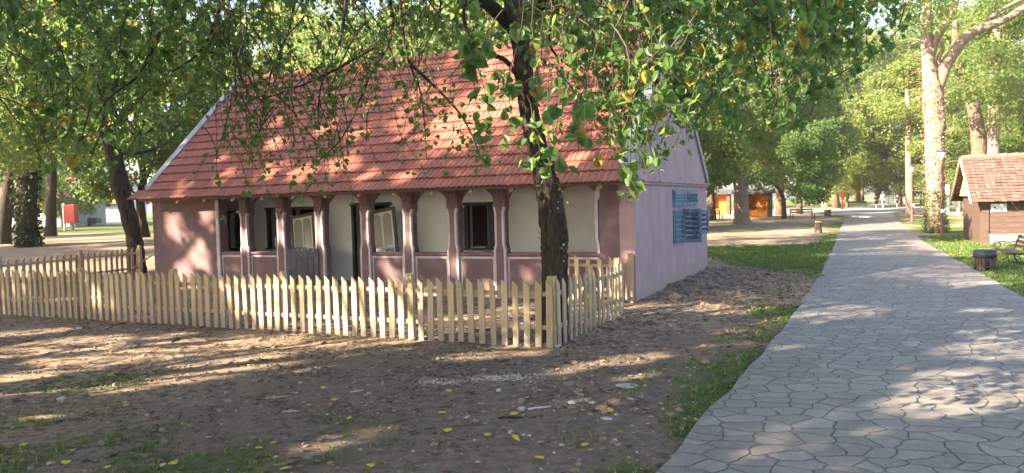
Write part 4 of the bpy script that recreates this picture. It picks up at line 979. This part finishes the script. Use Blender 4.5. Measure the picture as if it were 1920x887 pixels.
# litter bin
lb_ = empty('litter_bin', G(1847, 507), 0, 'round slatted wooden litter bin lined with a black bag', 'litter bin')
r1 = .20
for i in range(18):
    if i == 12: continue
    a = 2*math.pi*(i+.5)/18; m = MB(); m.obox((r1*math.cos(a), r1*math.sin(a), .22), (-math.sin(a), math.cos(a), 0), (math.cos(a), math.sin(a), 0), (0, 0, 1), .029, .01, .205); m.build('slat', M['brownwood'], lb_, bevel=.003)
m = MB(); m.lathe([(.17, .03), (.185, .3), (.205, .42), (.235, .46), (.237, .36), (.231, .30), (.228, .30), (.225, .44), (.19, .44), (.17, .38)], (0, 0, 0), 28); o = m.build('bag', M['bag'], lb_, smooth=True)
m = MB(); m.lathe([(.212, .08), (.218, .08), (.218, .11), (.212, .11)], (0, 0, 0), 28); m.build('hoop', M['metal'], lb_)
# yellow board at the edge
yb = empty('yellow_sign', G(1922, 498), R(-20), 'yellow board stand cut off by the right edge of the picture', 'sign')
m = MB(); m.box(0, .7, -.03, .03, .08, .62); m.build('board', M['yellow'], yb, bevel=.005)
m = MB(); m.box(-.02, .72, -.035, .035, .62, .67); m.build('top_edge', M['redpaint'], yb)
m = MB(); m.box(.08, .6, -.034, -.031, .3, .48); m.build('label_field', M['signwhite'], yb)
m = MB(); m.box(.02, .06, -.02, .02, 0, .08); m.build('leg', M['yellow'], yb); m = MB(); m.box(.64, .68, -.02, .02, 0, .08); m.build('leg', M['yellow'], yb)

# ---------------- lamp posts ----------------
def lamp(px, py, topy, lab):
    g = G(px, py); H = at(px, topy, g.y).z-g.z; t = empty('street_lamp', g, 0, lab, 'street lamp', 'brown lamp posts along the path')
    m = MB(); m.lathe([(.10, 0), (.10, .05), (.06, .10), (.055, .6), (.04, .65), (.038, H-.62), (.05, H-.58), (.03, H-.54), (.03, H-.48)], seg=12); m.build('pole', M['rust'], t, smooth=True)
    m = MB(); m.lathe([(.08, H-.48), (.15, H-.2), (.145, H-.16)], seg=12); m.build('lamp_glass', surf('opal_glass', (.75, .73, .68), (.8, .78, .74), 4, .3, 0), t, smooth=True)
    m = MB(); m.lathe([(.19, H-.17), (.20, H-.14), (.10, H-.05), (.03, H-.02), (.015, H)], seg=12); m.build('lamp_cap', M['metal'], t, smooth=True)
    m = MB(); m.box(-.07, .07, -.12, -.04, .95, 1.1); m.build('junction_box', M['signwhite'], t)
lamp(1766, 443, 277, 'nearer brown lamp post in front of the big pale trunk')
lamp(1710, 417, 308, 'farther brown lamp post at the bend of the path edge')
lamp(1656, 386, 330, 'distant small lamp post above the walking couple')

# ---------------- things in the distance ----------------
def kiosk(px, py, w, h, rz_, lab):
    t = empty('wooden_kiosk', G(px, py), rz_, lab, 'kiosk'); t.scale = (.88, .88, .85)
    m = MB(); m.box(-w/2, -w/2+.12, -.6, .6, 0, h); m.box(w/2-.35, w/2, -.6, .6, 0, h); m.build('side_wall', M['brownwood'], t)
    m = MB(); m.box(-w/2+.12, w/2-.35, .3, .4, 0, h); m.build('inner_wall', M['orange'], t)
    m = MB(); m.box(-w/2+.12, w/2-.35, -.45, -.3, 0, .75); m.build('counter', M['orange'], t)
    m = MB(); m.prism([(-.9, h), (.9, h), (0, h+.55)], 'x', -w/2-.3, w/2+.3); m.build('roof', M['dark'], t)
kiosk(1352, 403, 2.2, 2.5, R(-25), 'left orange wooden kiosk between the house and the thick trunk')
kiosk(1424, 407, 2.4, 2.4, R(-25), 'right orange-brown wooden kiosk behind the thick trunk')
t = empty('white_board', G(1461, 400), 0, 'square white board standing by the thin forked tree', 'board')
m = MB(); m.box(-.42, .42, -.03, .03, .1, .95); m.build('panel', M['cloth'], t, bevel=.01); m = MB(); m.box(-.36, -.30, -.02, .02, 0, .1); m.box(.30, .36, -.02, .02, 0, .1); m.build('feet', M['dark'], t)
def small_bench(px, py, L, rz_, lab):
    t = empty('park_bench', G(px, py), rz_, lab, 'bench', 'dark benches in the distance')
    m = MB(); m.box(-L/2, L/2, -.22, .22, .40, .44); m.build('seat', M['dark'], t)
    m = MB(); m.box(-L/2, L/2, .22, .26, .50, .62); m.box(-L/2, L/2, .24, .28, .68, .80); m.build('backrest', M['dark'], t)
    for x in (-L/2+.05, L/2-.05):
        m = MB(); m.box(x-.03, x+.03, -.2, -.15, 0, .4); m.box(x-.03, x+.03, .2, .26, 0, .8); m.build('leg', M['metal'], t)
small_bench(1505, 412, 1.75, R(4), 'long dark bench left of the black bin')
small_bench(1345, 413, .9, R(20), 'small dark bench at the corner behind the house wall')
small_bench(1606, 388, 2.6, R(-50), 'dark bench along the bend of the far path')
t = empty('litter_bin', G(1552, 406), 0, 'black square litter bin right of the long dark bench', 'litter bin')
m = MB(); m.box(-.22, .22, -.18, .18, .04, .52); m.build('bin_body', M['metal'], t, bevel=.02); m = MB(); m.box(-.24, .24, -.2, .2, .52, .56); m.build('rim', M['dark'], t)
t = empty('red_post', G(1580, 392), 0, 'tall red post standing at the edge of the crossing path', 'post')
m = MB(); m.lathe([(.16, 0), (.16, .1), (.09, .15), (.09, 1.1), (.16, 1.15), (.16, 1.3), (.09, 1.35)], seg=10); m.build('shaft', M['redpaint'], t); m = MB(); m.box(-.22, .22, -.12, .12, 1.35, 2.05); m.build('head', M['redpaint'], t, bevel=.03)
def stall(px, py, w, h, lab):
    g = G(px, py); t = empty('market_tent', g, 0, lab, 'tent', 'white tents at the far end of the path')
    m = MB()
    for x in (-w/2, w/2):
        for y in (-.8, .8): m.tube([(x, y, 0), (x, y, h*.7)], .04, 6)
    m.build('poles', M['metal'], t)
    m = MB(); m.add([(-w/2-.1, -.9, h*.7), (w/2+.1, -.9, h*.7), (w/2+.1, .9, h*.7), (-w/2-.1, .9, h*.7), (0, 0, h)], [(0, 1, 4), (1, 2, 4), (2, 3, 4), (3, 0, 4)]); m.box(-w/2, w/2, .78, .80, 0, h*.7); m.build('canopy', M['cloth'], t)
stall(1676, 381, 2.6, 3.2, 'left white tent beyond the walkers'); stall(1694, 381, 2.6, 3.4, 'right white tent beyond the walkers')
g = G(1776, 404); t = empty('white_column', g, 0, 'white draped pillar right of the near lamp post', 'pillar'); hh = at(1776, 346, g.y).z-g.z
m = MB(); m.lathe([(.20, 0), (.18, .1), (.15, hh*.5), (.19, hh*.85), (.12, hh)], seg=10); m.build('shaft', M['cloth'], t, smooth=True); m = MB(); m.box(-.26, .26, -.26, .26, 0, .12); m.build('plinth', M['pale'], t)
m = MB(); m.lathe([(.30, 0), (.26, .15), (.12, .22), (.12, .5), (.16, .52), (.05, .56)], seg=10); tag(m.build('stone_fountain', M['pale'], None, loc=G(1797, 404), smooth=True), 'low pale stone fountain left of the shed', 'fountain')
A_ = G(1786, 392); B_ = G(1835, 391); t = empty('low_fence', A_, math.atan2(B_.y-A_.y, B_.x-A_.x), 'low pale pink fence in the sun left of the shed', 'fence'); L = (B_-A_).length
for i in range(16): m = MB(); m.box(i*L/16, i*L/16+L/32, -.03, .03, 0, .9); m.build('picket', M['cloth'], t)
m = MB(); m.box(0, L, .03, .07, .5, .62); m.build('rail', M['cloth'], t)
# buildings beyond the lawn on the left
def cottage(name, x, y, w, d, h, rh, wm, rm, lab, rzz=0, wins=3, door=True):
    t = empty(name, (x, y, float(Hg(x, y))), rzz, lab, 'house'); m = MB(); m.box(-w/2, w/2, 0, d, -.2, h); m.prism([(0, h), (d, h), (d/2, h+rh)], 'x', -w/2, w/2); wo = m.build('wall', wm, t)
    m = MB(); m.prism([(-.5, h-.15), (d/2, h+rh+.12), (d+.5, h-.15), (d+.5, h-.3), (d/2, h+rh-.05), (-.5, h-.3)], 'x', -w/2-.3, w/2+.3); m.build('roof', rm, t)
    for i in range(wins):
        xx = -w/2+w*(i+.7)/(wins+.6); m = MB(); m.box(xx-.45, xx+.45, -.03, .02, .9, 2.1); wi = m.build('window', M['signwhite'], t); m = MB(); m.box(xx-.38, xx+.38, -.04, -.031, .97, 2.03); m.build('pane', M['glass'], wi)
g = G(183, 420); cottage('white_house', g.x, g.y, 6.5, 6, 2.6, 1.9, M['cloth'], M['tile'], 'low white house with a red roof far behind the lawn', 0)
g = G(130, 424); cottage('grey_house', g.x-2, g.y+3, 12, 6, 2.6, 2.8, M['white'], M['tile'], 'grey walled house with a red roof behind the slim trunk', 0, 4)
g = G(216, 420); cottage('turquoise_shed', g.x, g.y-4, 4.2, 4, 2.4, .7, M['turq'], M['turq'], 'bright turquoise shed beside the white house', 0, 0)
g = G(30, 428); cottage('grey_house', g.x, g.y, 12, 6, 2.3, 2.2, M['stone'], M['tileold'], 'dull grey house at the far left edge', 0, 3)
t = empty('red_booth', G(135, 432), 0, 'red telephone-box sized booth on a pale post on the lawn', 'booth')
m = MB(); m.box(-.42, .42, -.3, .3, .55, 2.0); m.build('box', M['redpaint'], t, bevel=.03); m = MB(); m.box(-.62, -.48, -.1, .1, 0, 2.1); m.build('post', M['cloth'], t); m = MB(); m.box(-.1, .1, -.1, .1, 0, .55); m.build('foot', M['pale'], t)
t = empty('parked_car', G(149, 424), R(8), 'dark car parked in front of the white house', 'car')
m = MB(); m.prism([(-1.9, .3), (1.9, .3), (1.95, .75), (1.2, .85), (.7, 1.35), (-.8, 1.38), (-1.5, .9), (-1.95, .8)], 'y', -.8, .8); m.build('body', M['metal'], t, bevel=.05)
for x in (-1.2, 1.2): m = MB(); m.tube([(x, -.85, .3), (x, -.65, .3)], .3, 14); m.build('wheel', M['black'], t)
m = MB(); m.prism([(-.7, .88), (.6, .88), (.55, 1.28), (-.7, 1.28)], 'y', -.81, -.79); m.build('side_window', M['glass'], t)

# ---------------- people (three, far down the path) ----------------
def skin(name, verts, edges, radii, mat, parent, sub=1):
    me = bpy.data.meshes.new(name); me.from_pydata(verts, edges, []); me.materials.append(mat); o = link(bpy.data.objects.new(name, me), parent)
    s = o.modifiers.new('skin', 'SKIN'); s.use_smooth_shade = True
    if not me.skin_vertices: 
        bm = bmesh.new(); bm.from_mesh(me); bm.verts.layers.skin.verify(); bm.to_mesh(me); bm.free()
    for i, r in enumerate(radii): me.skin_vertices[0].data[i].radius = (r, r) if not isinstance(r, tuple) else r
    me.skin_vertices[0].data[0].use_root = True
    u = o.modifiers.new('sub', 'SUBSURF'); u.levels = sub; u.render_levels = sub; return o
skinm = surf('skin', (.42, .24, .17), (.48, .29, .21), 5, .6, 0)
def person(px, py, H, top, bot, hair, lab, stride=.12, skirt=False, extra=None):
    t = empty('person', G(px, py), R(10), lab, 'person', 'people walking down the path'); k = H/1.75
    V = [(0, 0, .95), (0, 0, 1.15), (0, .0, 1.40), (0, 0, 1.50), (0, .02, 1.60), (0, .02, 1.70),
         (.10, 0, .90), (.10, stride, .48), (.11, stride*.6, .08), (.11, stride*.6+.14, .03), (-.10, 0, .90), (-.10, -stride*.3, .48), (-.11, -stride*1.4, .10), (-.11, -stride*1.4+.13, .03),
         (.19, 0, 1.40), (.24, -.05, 1.13), (.25, .06, .90), (.25, .10, .80), (-.19, 0, 1.40), (-.24, .04, 1.13), (-.25, .10, .90), (-.25, .13, .80)]
    E = [(0, 1), (1, 2), (2, 3), (3, 4), (4, 5), (0, 6), (6, 7), (7, 8), (8, 9), (0, 10), (10, 11), (11, 12), (12, 13), (2, 14), (14, 15), (15, 16), (16, 17), (2, 18), (18, 19), (19, 20), (20, 21)]
    Rr = [.13, .12, .13, .055, .09, .085, .085, .055, .04, .035, .085, .055, .04, .035, .06, .042, .032, .03, .06, .042, .032, .03]
    V = [(a*k, b*k, c*k) for a, b, c in V]; skin('body', V, E, [r*k for r in Rr], skinm, t)
    ii = [0, 1, 2, 14, 15, 18, 19]; mp = {q: i for i, q in enumerate(ii)}
    skin('shirt', [V[i] for i in ii], [(0, 1), (1, 2), (2, 3), (3, 4), (2, 5), (5, 6)], [(.175*k, .14*k), (.17*k, .14*k), (.165*k, .13*k), .085*k, .065*k, .085*k, .065*k], top, t)
    if skirt: m = MB(); m.lathe([(.20*k, .55*k), (.19*k, .8*k), (.16*k, 1.0*k)], seg=14); m.build('skirt', bot, t, smooth=True)
    else:
        Vs = [V[0], V[6], tuple((V[6][i]+V[7][i]*1.6)/2.6 for i in range(3)), V[10], tuple((V[10][i]+V[11][i]*1.6)/2.6 for i in range(3))]
        skin('shorts', Vs, [(0, 1), (1, 2), (0, 3), (3, 4)], [.155*k, .11*k, .10*k, .11*k, .10*k], bot, t)
    m = MB(); m.lathe([(.03, 1.50), (.095, 1.56), (.108, 1.66), (.085, 1.75), (.02, 1.785)], (0, 0, 0), 12); m.v = [(a*k, b*k-.01, c*k) for a, b, c in m.v]; m.build('hair', hair, t, smooth=True)
    if extra: extra(t, k)
Lb = surf('light_blue_cloth', (.20, .28, .37), (.25, .33, .42), 5, .9, 0); Bk = surf('black_cloth', (.02, .02, .022), (.035, .035, .04), 5, .9, 0); Gy = surf('grey_cloth', (.14, .15, .18), (.2, .21, .24), 5, .9, 0)
person(1643, 391, 1.70, Bk, Bk, M['black'], 'person in black clothes walking left of the one in light blue', skirt=True)
person(1655.5, 391.5, 2.0, Lb, Gy, M['bark2'], 'person in a light blue shirt and grey shorts walking away')
def redbag(t, k): m = MB(); m.box(.16, .36, -.08, .08, 1.05, 1.35); m.build('red_bag', M['redpaint'], t, bevel=.03)
person(1682.5, 391, 1.70, Bk, Bk, M['black'], 'person in dark clothes with a red bag walking right of the couple', extra=redbag)

# ---------------- litter, grass, stones ----------------
def gz(x, y): 
    z = Hg(x, y)+relief(x, y); e = np.minimum(np.abs(x-xat(PL, y)), np.abs(x-xat(PR, y))); z = np.where((e < .4), z*e/.4, z)
    return np.where(inpath(x, y).astype(bool), .036, z)
def flatleaves(X, Y, S, curl=.5, lobed=True, lift=.006, seed=1):
    r = np.random.default_rng(seed); n = len(X); C = np.stack([X, Y, gz(X, Y)+lift], 1); a = r.uniform(0, 6.28, n)
    tx, ty = r.normal(0, .22, n), r.normal(0, .22, n)
    T = unit(np.stack([np.cos(a), np.sin(a), tx], 1)); N0 = np.stack([tx*0, ty, np.ones(n)], 1); B = unit(np.cross(N0, T)); N = np.cross(T, B); S = S[:, None]
    pr = [(0, 0), (.12, .30), (.35, .42), (.5, .26), (.66, .33), (.8, .12), (1, 0)]
    K = []
    up = r.uniform(.0, curl, (n, 1))
    K.append(C); 
    for aa, w in pr[1:-1]: K.append(C+T*S*aa+B*S*w+N*S*up*(w+.25*aa*aa))
    K.append(C+T*S+N*S*up*.25)
    for aa, w in pr[1:-1][::-1]: K.append(C+T*S*aa-B*S*w+N*S*up*(w+.25*aa*aa))
    Pm = np.stack(K, 1); m = Pm.shape[1]     # 12 verts
    q = np.array([(0, 1, 11, 11), (1, 2, 10, 11), (2, 3, 9, 10), (3, 4, 8, 9), (4, 5, 7, 8)]); q = np.array([(1, 2, 10, 11), (2, 3, 9, 10), (3, 4, 8, 9), (4, 5, 7, 8), (0, 1, 11, 11)][:4])
    F = (np.arange(n)[:, None, None]*m+q[None]).reshape(-1, 4)
    tri = np.array([(11, 0, 1, 1)])
    return Pm.reshape(-1, 3), F
def scatter(n, x0, x1, y0, y1, w, seed):
    r = np.random.default_rng(seed); X = r.uniform(x0, x1, n*3); Y = r.uniform(y0, y1, n*3); k = r.random(n*3) < w(X, Y); return X[k][:n], Y[k][:n]
offp = lambda X, Y: ~inpath(X, Y).astype(bool) & ((Y > 6) | (X < xat(PL, Y)))
X, Y = scatter(8500, -9, 4.5, 4.2, 13, lambda x, y: offp(x, y)*(.25+1.3*sst(.45, .6, fbm(x*1.2, y*1.2)))*(x > -.72*y)*sst(13.5, 5, y), 1)
V, F = flatleaves(X, Y, np.random.default_rng(2).uniform(.018, .062, len(X))); tag(npmesh('leaf_litter', V, F, M['dryleaf']), 'dry brown leaves strewn over the bare yard in front of the fence', 'fallen leaves', kind='stuff')
X2, Y2 = scatter(4200, -12, 5.5, 9.5, 24, lambda x, y: offp(x, y)*(.1+1.2*sst(.45, .6, fbm(x*1.1+4, y*1.1))), 3)
V, F = flatleaves(X2, Y2, np.random.default_rng(4).uniform(.04, .09, len(X2)), seed=3); tag(npmesh('leaf_litter', V, F, M['dryleaf']), 'dry brown leaves on the ground inside the fence and beside the house', 'fallen leaves', kind='stuff')
yl = [(695, 875), (232, 762), (493, 838), (375, 745), (827, 778), (840, 731), (917, 818), (1110, 845), (1100, 840), (1167, 815), (990, 750), (845, 814), (660, 783), (975, 830), (1135, 770), (1160, 762), (1205, 725), (1250, 695), (910, 660), (900, 652), (765, 665), (1130, 680), (1080, 705), (212, 585+120), (255, 683), (40, 842), (20, 845), (127, 865), (205, 880), (575, 757), (630, 750), (610, 730), (1370, 590), (1340, 623), (1335, 765), (1300, 790), (545, 875), (520, 830), (1010, 868), (1175, 640), (700, 690), (965, 780), (1260, 610), (1430, 600), (320, 870), (60, 790), (430, 830), (155, 705)]
r = np.random.default_rng(6)
for i, (px, py) in enumerate(yl):
    g = G(px, py); 
    if inpath(np.array(g.x), np.array(g.y)): continue
    V, F = flatleaves(np.array([g.x]), np.array([g.y]), np.array([r.uniform(.055, .095)]), .5, seed=50+i, lift=.014)
    o = npmesh('yellow_leaf', V-np.array([g.x, g.y, 0]), F, M['yleaf']); o.location = (g.x, g.y, 0); tag(o, 'bright yellow leaf fallen on the bare earth', 'leaf', 'bright yellow leaves on the earth')
# pebbles, clods, shavings as chunk stuff
def chunks(name, X, Y, S, mat, lab, cat, flat=.6, seed=1, sink=.3, elong=1):
    bm = bmesh.new(); bmesh.ops.create_icosphere(bm, subdivisions=1, radius=1); v0 = np.array([v.co for v in bm.verts]); f0 = np.array([[v.index for v in f.verts] for f in bm.faces]); bm.free()
    r = np.random.default_rng(seed); n = len(X); P_ = v0[None]*(1+r.normal(0, .22, (n, len(v0), 1)))*np.array([elong, 1, flat]); a = r.uniform(0, 6.28, n); c, s = np.cos(a)[:, None], np.sin(a)[:, None]
    P_ = np.stack([P_[..., 0]*c-P_[..., 1]*s, P_[..., 0]*s+P_[..., 1]*c, P_[..., 2]], -1)*S[:, None, None]
    P_ += np.stack([X, Y, gz(X, Y)+S*flat*sink], 1)[:, None]
    F = (np.arange(n)[:, None, None]*len(v0)+f0[None]).reshape(-1, 3); return tag(npmesh(name, P_.reshape(-1, 3), F, mat), lab, cat, kind='stuff')
clod = surf('earth_clod', (.14, .105, .085), (.24, .185, .145), 6, .95, .6, 40)
X, Y = scatter(5200, 2.4, 7, 12.2, 19.5, lambda x, y: offp(x, y)*sst(2.1, .9, np.hypot((x-4.9)*.85, (y-15.2)*.42))*((x-2.18)*.4227+(y-13.43)*-.9063 > -100)*1.0, 11)
X, Y = X.copy(), Y.copy(); ins = ((X-HOUSE[0])*math.cos(HA)-(Y-HOUSE[1])*math.sin(HA)) > .02
chunks('soil_clods', X[ins], Y[ins], np.random.default_rng(1).gamma(2.2, .011, ins.sum())+.008, clod, 'dug crumbly soil heaped along the foot of the gable wall', 'soil')
X, Y = scatter(1800, -6, 3.5, 4.5, 12.5, lambda x, y: offp(x, y)*(x > -.72*y)*sst(.4, .6, fbm(x*2+7, y*2)), 12)
chunks('soil_clods', X, Y, np.random.default_rng(2).gamma(2, .006, len(X))+.004, clod, 'small lumps of soil scattered over the yard', 'soil', seed=2)
X, Y = scatter(700, -1.5, 3, 4.6, 9.5, lambda x, y: offp(x, y)*sst(3, 1, np.hypot(x-.8, y-7)), 13)
chunks('gravel', X[::3], Y[::3], np.random.default_rng(3).gamma(2, .0025, len(X[::3]))+.003, M['stone'], 'small pale pebbles on the shaded earth', 'gravel', seed=3)
r = np.random.default_rng(14); X = np.concatenate([r.normal(-.78, .13, 300), r.normal(-.15, .16, 380), r.normal(-.4, .4, 120)]); Y = np.concatenate([r.normal(7.72, .08, 300), r.normal(7.82, .09, 380), r.normal(7.8, .12, 120)])
chunks('wood_shavings', X, Y, r.uniform(.003, .010, len(X)), surf('shavings', (.38, .33, .26), (.50, .44, .36), 10, .9, 0), 'pale sawdust and wood chips spilled on the earth', 'sawdust', flat=.35, seed=4, elong=1.8)
def rock(px, py, s, mat, name, lab, cat, flat=.55, el=1.2, rz_=0, boxy=False):
    s *= .8
    g = G(px, py); random.seed(int(px*7+py)); bm = bmesh.new()
    if boxy: bmesh.ops.create_cube(bm, size=1.6); bmesh.ops.subdivide_edges(bm, edges=bm.edges, cuts=2, use_grid_fill=True)
    else: bmesh.ops.create_icosphere(bm, subdivisions=2, radius=1)
    for v in bm.verts: v.co = Vector((v.co.x*el, v.co.y, v.co.z*flat))*(1+random.uniform(-.12, .12))*s
    me = bpy.data.meshes.new(name); bm.to_mesh(me); bm.free(); me.materials.append(mat); o = link(bpy.data.objects.new(name, me)); o.location = (g.x, g.y, float(gz(np.array(g.x), np.array(g.y)))+s*flat*.45); o.rotation_euler = (random.uniform(-.2, .2), random.uniform(-.2, .2), rz_); tag(o, lab, cat)
rock(1150, 757, .055, M['redbrick'], 'brick_fragment', 'reddish broken brick, the right one of the rubble pair', 'brick', .6, 1.2, .5, True)
rock(1128, 766, .055, M['redbrick'], 'brick_fragment', 'pinkish broken brick lying left against the larger one', 'brick', .5, 1.3, -.4, True)
rock(1072, 755, .04, M['pale'], 'stone', 'pale round stone at the left end of the rubble', 'stone')
rock(1110, 757, .035, M['pale'], 'stone', 'pale lump of mortar next to the broken bricks', 'stone')
rock(978, 767, .038, M['pale'], 'stone', 'pale rough stone left of the white stick', 'stone', .8)
rock(1137, 784, .04, M['pale'], 'stone', 'grey flat stone just below the broken bricks', 'stone', .4, 1.6)
rock(1182, 749, .036, M['pale'], 'stone', 'small white flat stone right of the rubble', 'stone', .35, 1.5)
rock(1178, 724, .085, M['pale'], 'stone', 'long grey slab of stone below the sunny patch', 'stone', .18, 2.0, .3)
rock(914, 817, .026, M['pale'], 'stone', 'smooth white pebble in the middle of the foreground', 'stone', .7)
rock(935, 732, .03, M['stone'], 'stone', 'grey stone beside a yellow leaf below the sawdust', 'stone', .8)
rock(1152, 829, .024, M['cloth'], 'stone', 'tiny bright white stone near the path corner', 'stone', .7)
rock(470, 652, .06, clod, 'stone', 'brown clod lying on the sunlit earth before the fence', 'clod', .6)
rock(330, 712, .045, clod, 'stone', 'brown clod farther down in the left foreground', 'clod', .6)
rock(115, 749, .05, M['pale'], 'stone', 'pale stone among leaves in the left foreground', 'stone', .6)
rock(1045, 650, .05, M['stone'], 'stone', 'grey stone at the foot of the fence corner', 'stone', .6)
def stick(px, py, L, a, rr, mat, lab, bend=.05):
    g = G(px, py); z = float(gz(np.array(g.x), np.array(g.y)))+rr*.8; u = Vector((math.cos(a), math.sin(a), 0)); v = Vector((-u.y, u.x, 0)); m = MB()
    m.tube([-u*L/2, -u*L/6+v*bend*L, u*L/5-v*bend*L*.4, u*L/2], [rr, rr, rr*.9, rr*.5], 7, wob=.1); tag(m.build('stick', mat, None, smooth=True, loc=(g.x, g.y, z)), lab, 'stick')
stick(1012, 764, .22, .35, .011, M['trim'], 'white peeled stick pointing at the broken bricks', .02)
stick(958, 783, .20, .15, .012, M['bark'], 'dark curved twig just below the white stick', .12)
stick(670, 735, .13, .5, .009, M['woodb'], 'light brown stick in the left middle of the shaded earth', .02)
stick(545, 772, .14, .1, .010, M['vine'], 'short tan piece of wood among leaves on the left', .01)
stick(780, 742, .16, 1.0, .009, M['bark2'], 'crooked brown twig below the sawdust', .2)
stick(520, 745, .22, .5, .010, M['vine'], 'longer weathered stick in the left foreground', .06)
stick(1240, 590, .55, -.1, .008, M['bark'], 'long thin dark twig on the dirt before the gable', .08)
stick(880, 800, .28, .1, .006, M['bark2'], 'thin straight twig in the lower middle', .04)
def twigs(n, seed):
    X, Y = scatter(n, -8, 4.5, 4.3, 14, lambda x, y: offp(x, y)*(x > -.72*y)*sst(.38, .6, fbm(x*1.7+2, y*1.7)), seed); r = np.random.default_rng(seed); m = len(X)
    L = r.gamma(2.2, .018, m)+.015; a = r.uniform(0, 6.28, m); w = L*.05+.0012; Z = gz(X, Y)+.006
    d = np.stack([np.cos(a), np.sin(a), r.normal(0, .15, m)], 1); s_ = np.stack([-np.sin(a), np.cos(a), 0*a], 1); C = np.stack([X, Y, Z], 1); up = np.array([0, 0, 1.])
    A = C-d*L[:, None]/2; B = C+d*L[:, None]/2; V = np.stack([A+s_*w[:, None], A-s_*w[:, None], A+up*w[:, None]*1.6, B+s_*w[:, None]*.7, B-s_*w[:, None]*.7, B+up*w[:, None]*1.2], 1)
    F = np.array([(0, 3, 5, 2), (1, 2, 5, 4), (0, 1, 4, 3)]); F = (np.arange(m)[:, None, None]*6+F[None]).reshape(-1, 4)
    tag(npmesh('twig_litter', V.reshape(-1, 3), F, surf('dead_twigs', (.05, .035, .028), (.24, .18, .13), 3, .9, 0, isl=1)), 'small dead twigs and bark bits strewn over the earth', 'twigs', kind='stuff')
twigs(4200, 61)
# grass blades
def grass(n, x0, x1, y0, y1, seed, hmin, hmax, lab, wd=.004, thr=.28):
    r = np.random.default_rng(seed); X = r.uniform(x0, x1, n*4); Y = r.uniform(y0, y1, n*4); g, _ = cover(X, Y)
    n2 = fbm(X*6+3, Y*6, 3)
    k = (r.random(len(X)) < g*sst(.30, .6, n2)*1.3) & (g > thr) & offp(X, Y) & (np.abs(X) < Y*.75+1)
    hx = (X-HOUSE[0])*math.cos(HA)-(Y-HOUSE[1])*math.sin(HA); hy = (X-HOUSE[0])*math.sin(HA)+(Y-HOUSE[1])*math.cos(HA)
    k &= ~((hx > -12.2) & (hx < .1) & (hy > -.1) & (hy < 6.9))
    X, Y = X[k][:n], Y[k][:n]; n = len(X); Z = gz(X, Y)-.004; h = r.uniform(hmin, hmax, n)*(.6+.8*fbm(X*3, Y*3, 2)); a = r.uniform(0, 6.28, n); b = r.uniform(0, 6.28, n); w = wd*r.uniform(.7, 1.5, n)*(1+Y/14)
    ln = h*r.uniform(.2, 1.1, n)
    B0 = np.stack([X-np.cos(a)*w, Y-np.sin(a)*w, Z], 1); B1 = np.stack([X+np.cos(a)*w, Y+np.sin(a)*w, Z], 1)
    md = np.stack([X+np.cos(b)*ln*.35, Y+np.sin(b)*ln*.35, Z+h*.65], 1); o_ = np.stack([np.cos(a)*w*.7, np.sin(a)*w*.7, 0*w], 1)
    tp = np.stack([X+np.cos(b)*ln, Y+np.sin(b)*ln, Z+h], 1)
    V = np.stack([B0, B1, md+o_, tp, md-o_], 1).reshape(-1, 3); i = np.arange(n)*5
    F = np.stack([np.stack([i, i+1, i+2, i+4], 1)], 1).reshape(-1, 4); F2 = np.stack([i+4, i+2, i+3], 1)
    me = bpy.data.meshes.new('grass'); me.from_pydata(V.tolist(), [], F.tolist()+F2.tolist()); me.materials.append(M['grassb']); o = link(bpy.data.objects.new('grass', me)); tag(o, lab, 'grass', kind='stuff'); print('grass', n)
grass(15000, -5, 4, 4.3, 9.5, 1, .025, .06, 'thin grass in the shaded foreground', .0028, .2)
grass(22000, .5, 12, 7, 29, 2, .04, .09, 'green grass along the left edge of the path and behind the house')
grass(26000, 6.5, 22, 9, 31, 3, .04, .09, 'green grass on the right side of the path around the bin and bench')

# ---------------- thin air volume added to brighten the far wood ----------------
hm = bpy.data.materials.new('added_haze'); hm.use_nodes = True; hn = hm.node_tree; hn.nodes.clear()
ho = hn.nodes.new('ShaderNodeOutputMaterial'); pv = hn.nodes.new('ShaderNodeVolumePrincipled'); pv.inputs['Color'].default_value = (.92, .95, 1, 1); pv.inputs['Density'].default_value = .0004; pv.inputs['Anisotropy'].default_value = .3
hn.links.new(pv.outputs[0], ho.inputs['Volume'])
m = MB(); m.box(-420, 460, -70, 760, -1.2, 46); o = m.build('added_haze', hm); tag(o, kind='stuff')
sc.cycles.volume_bounces = 0; sc.cycles.volume_step_rate = 5
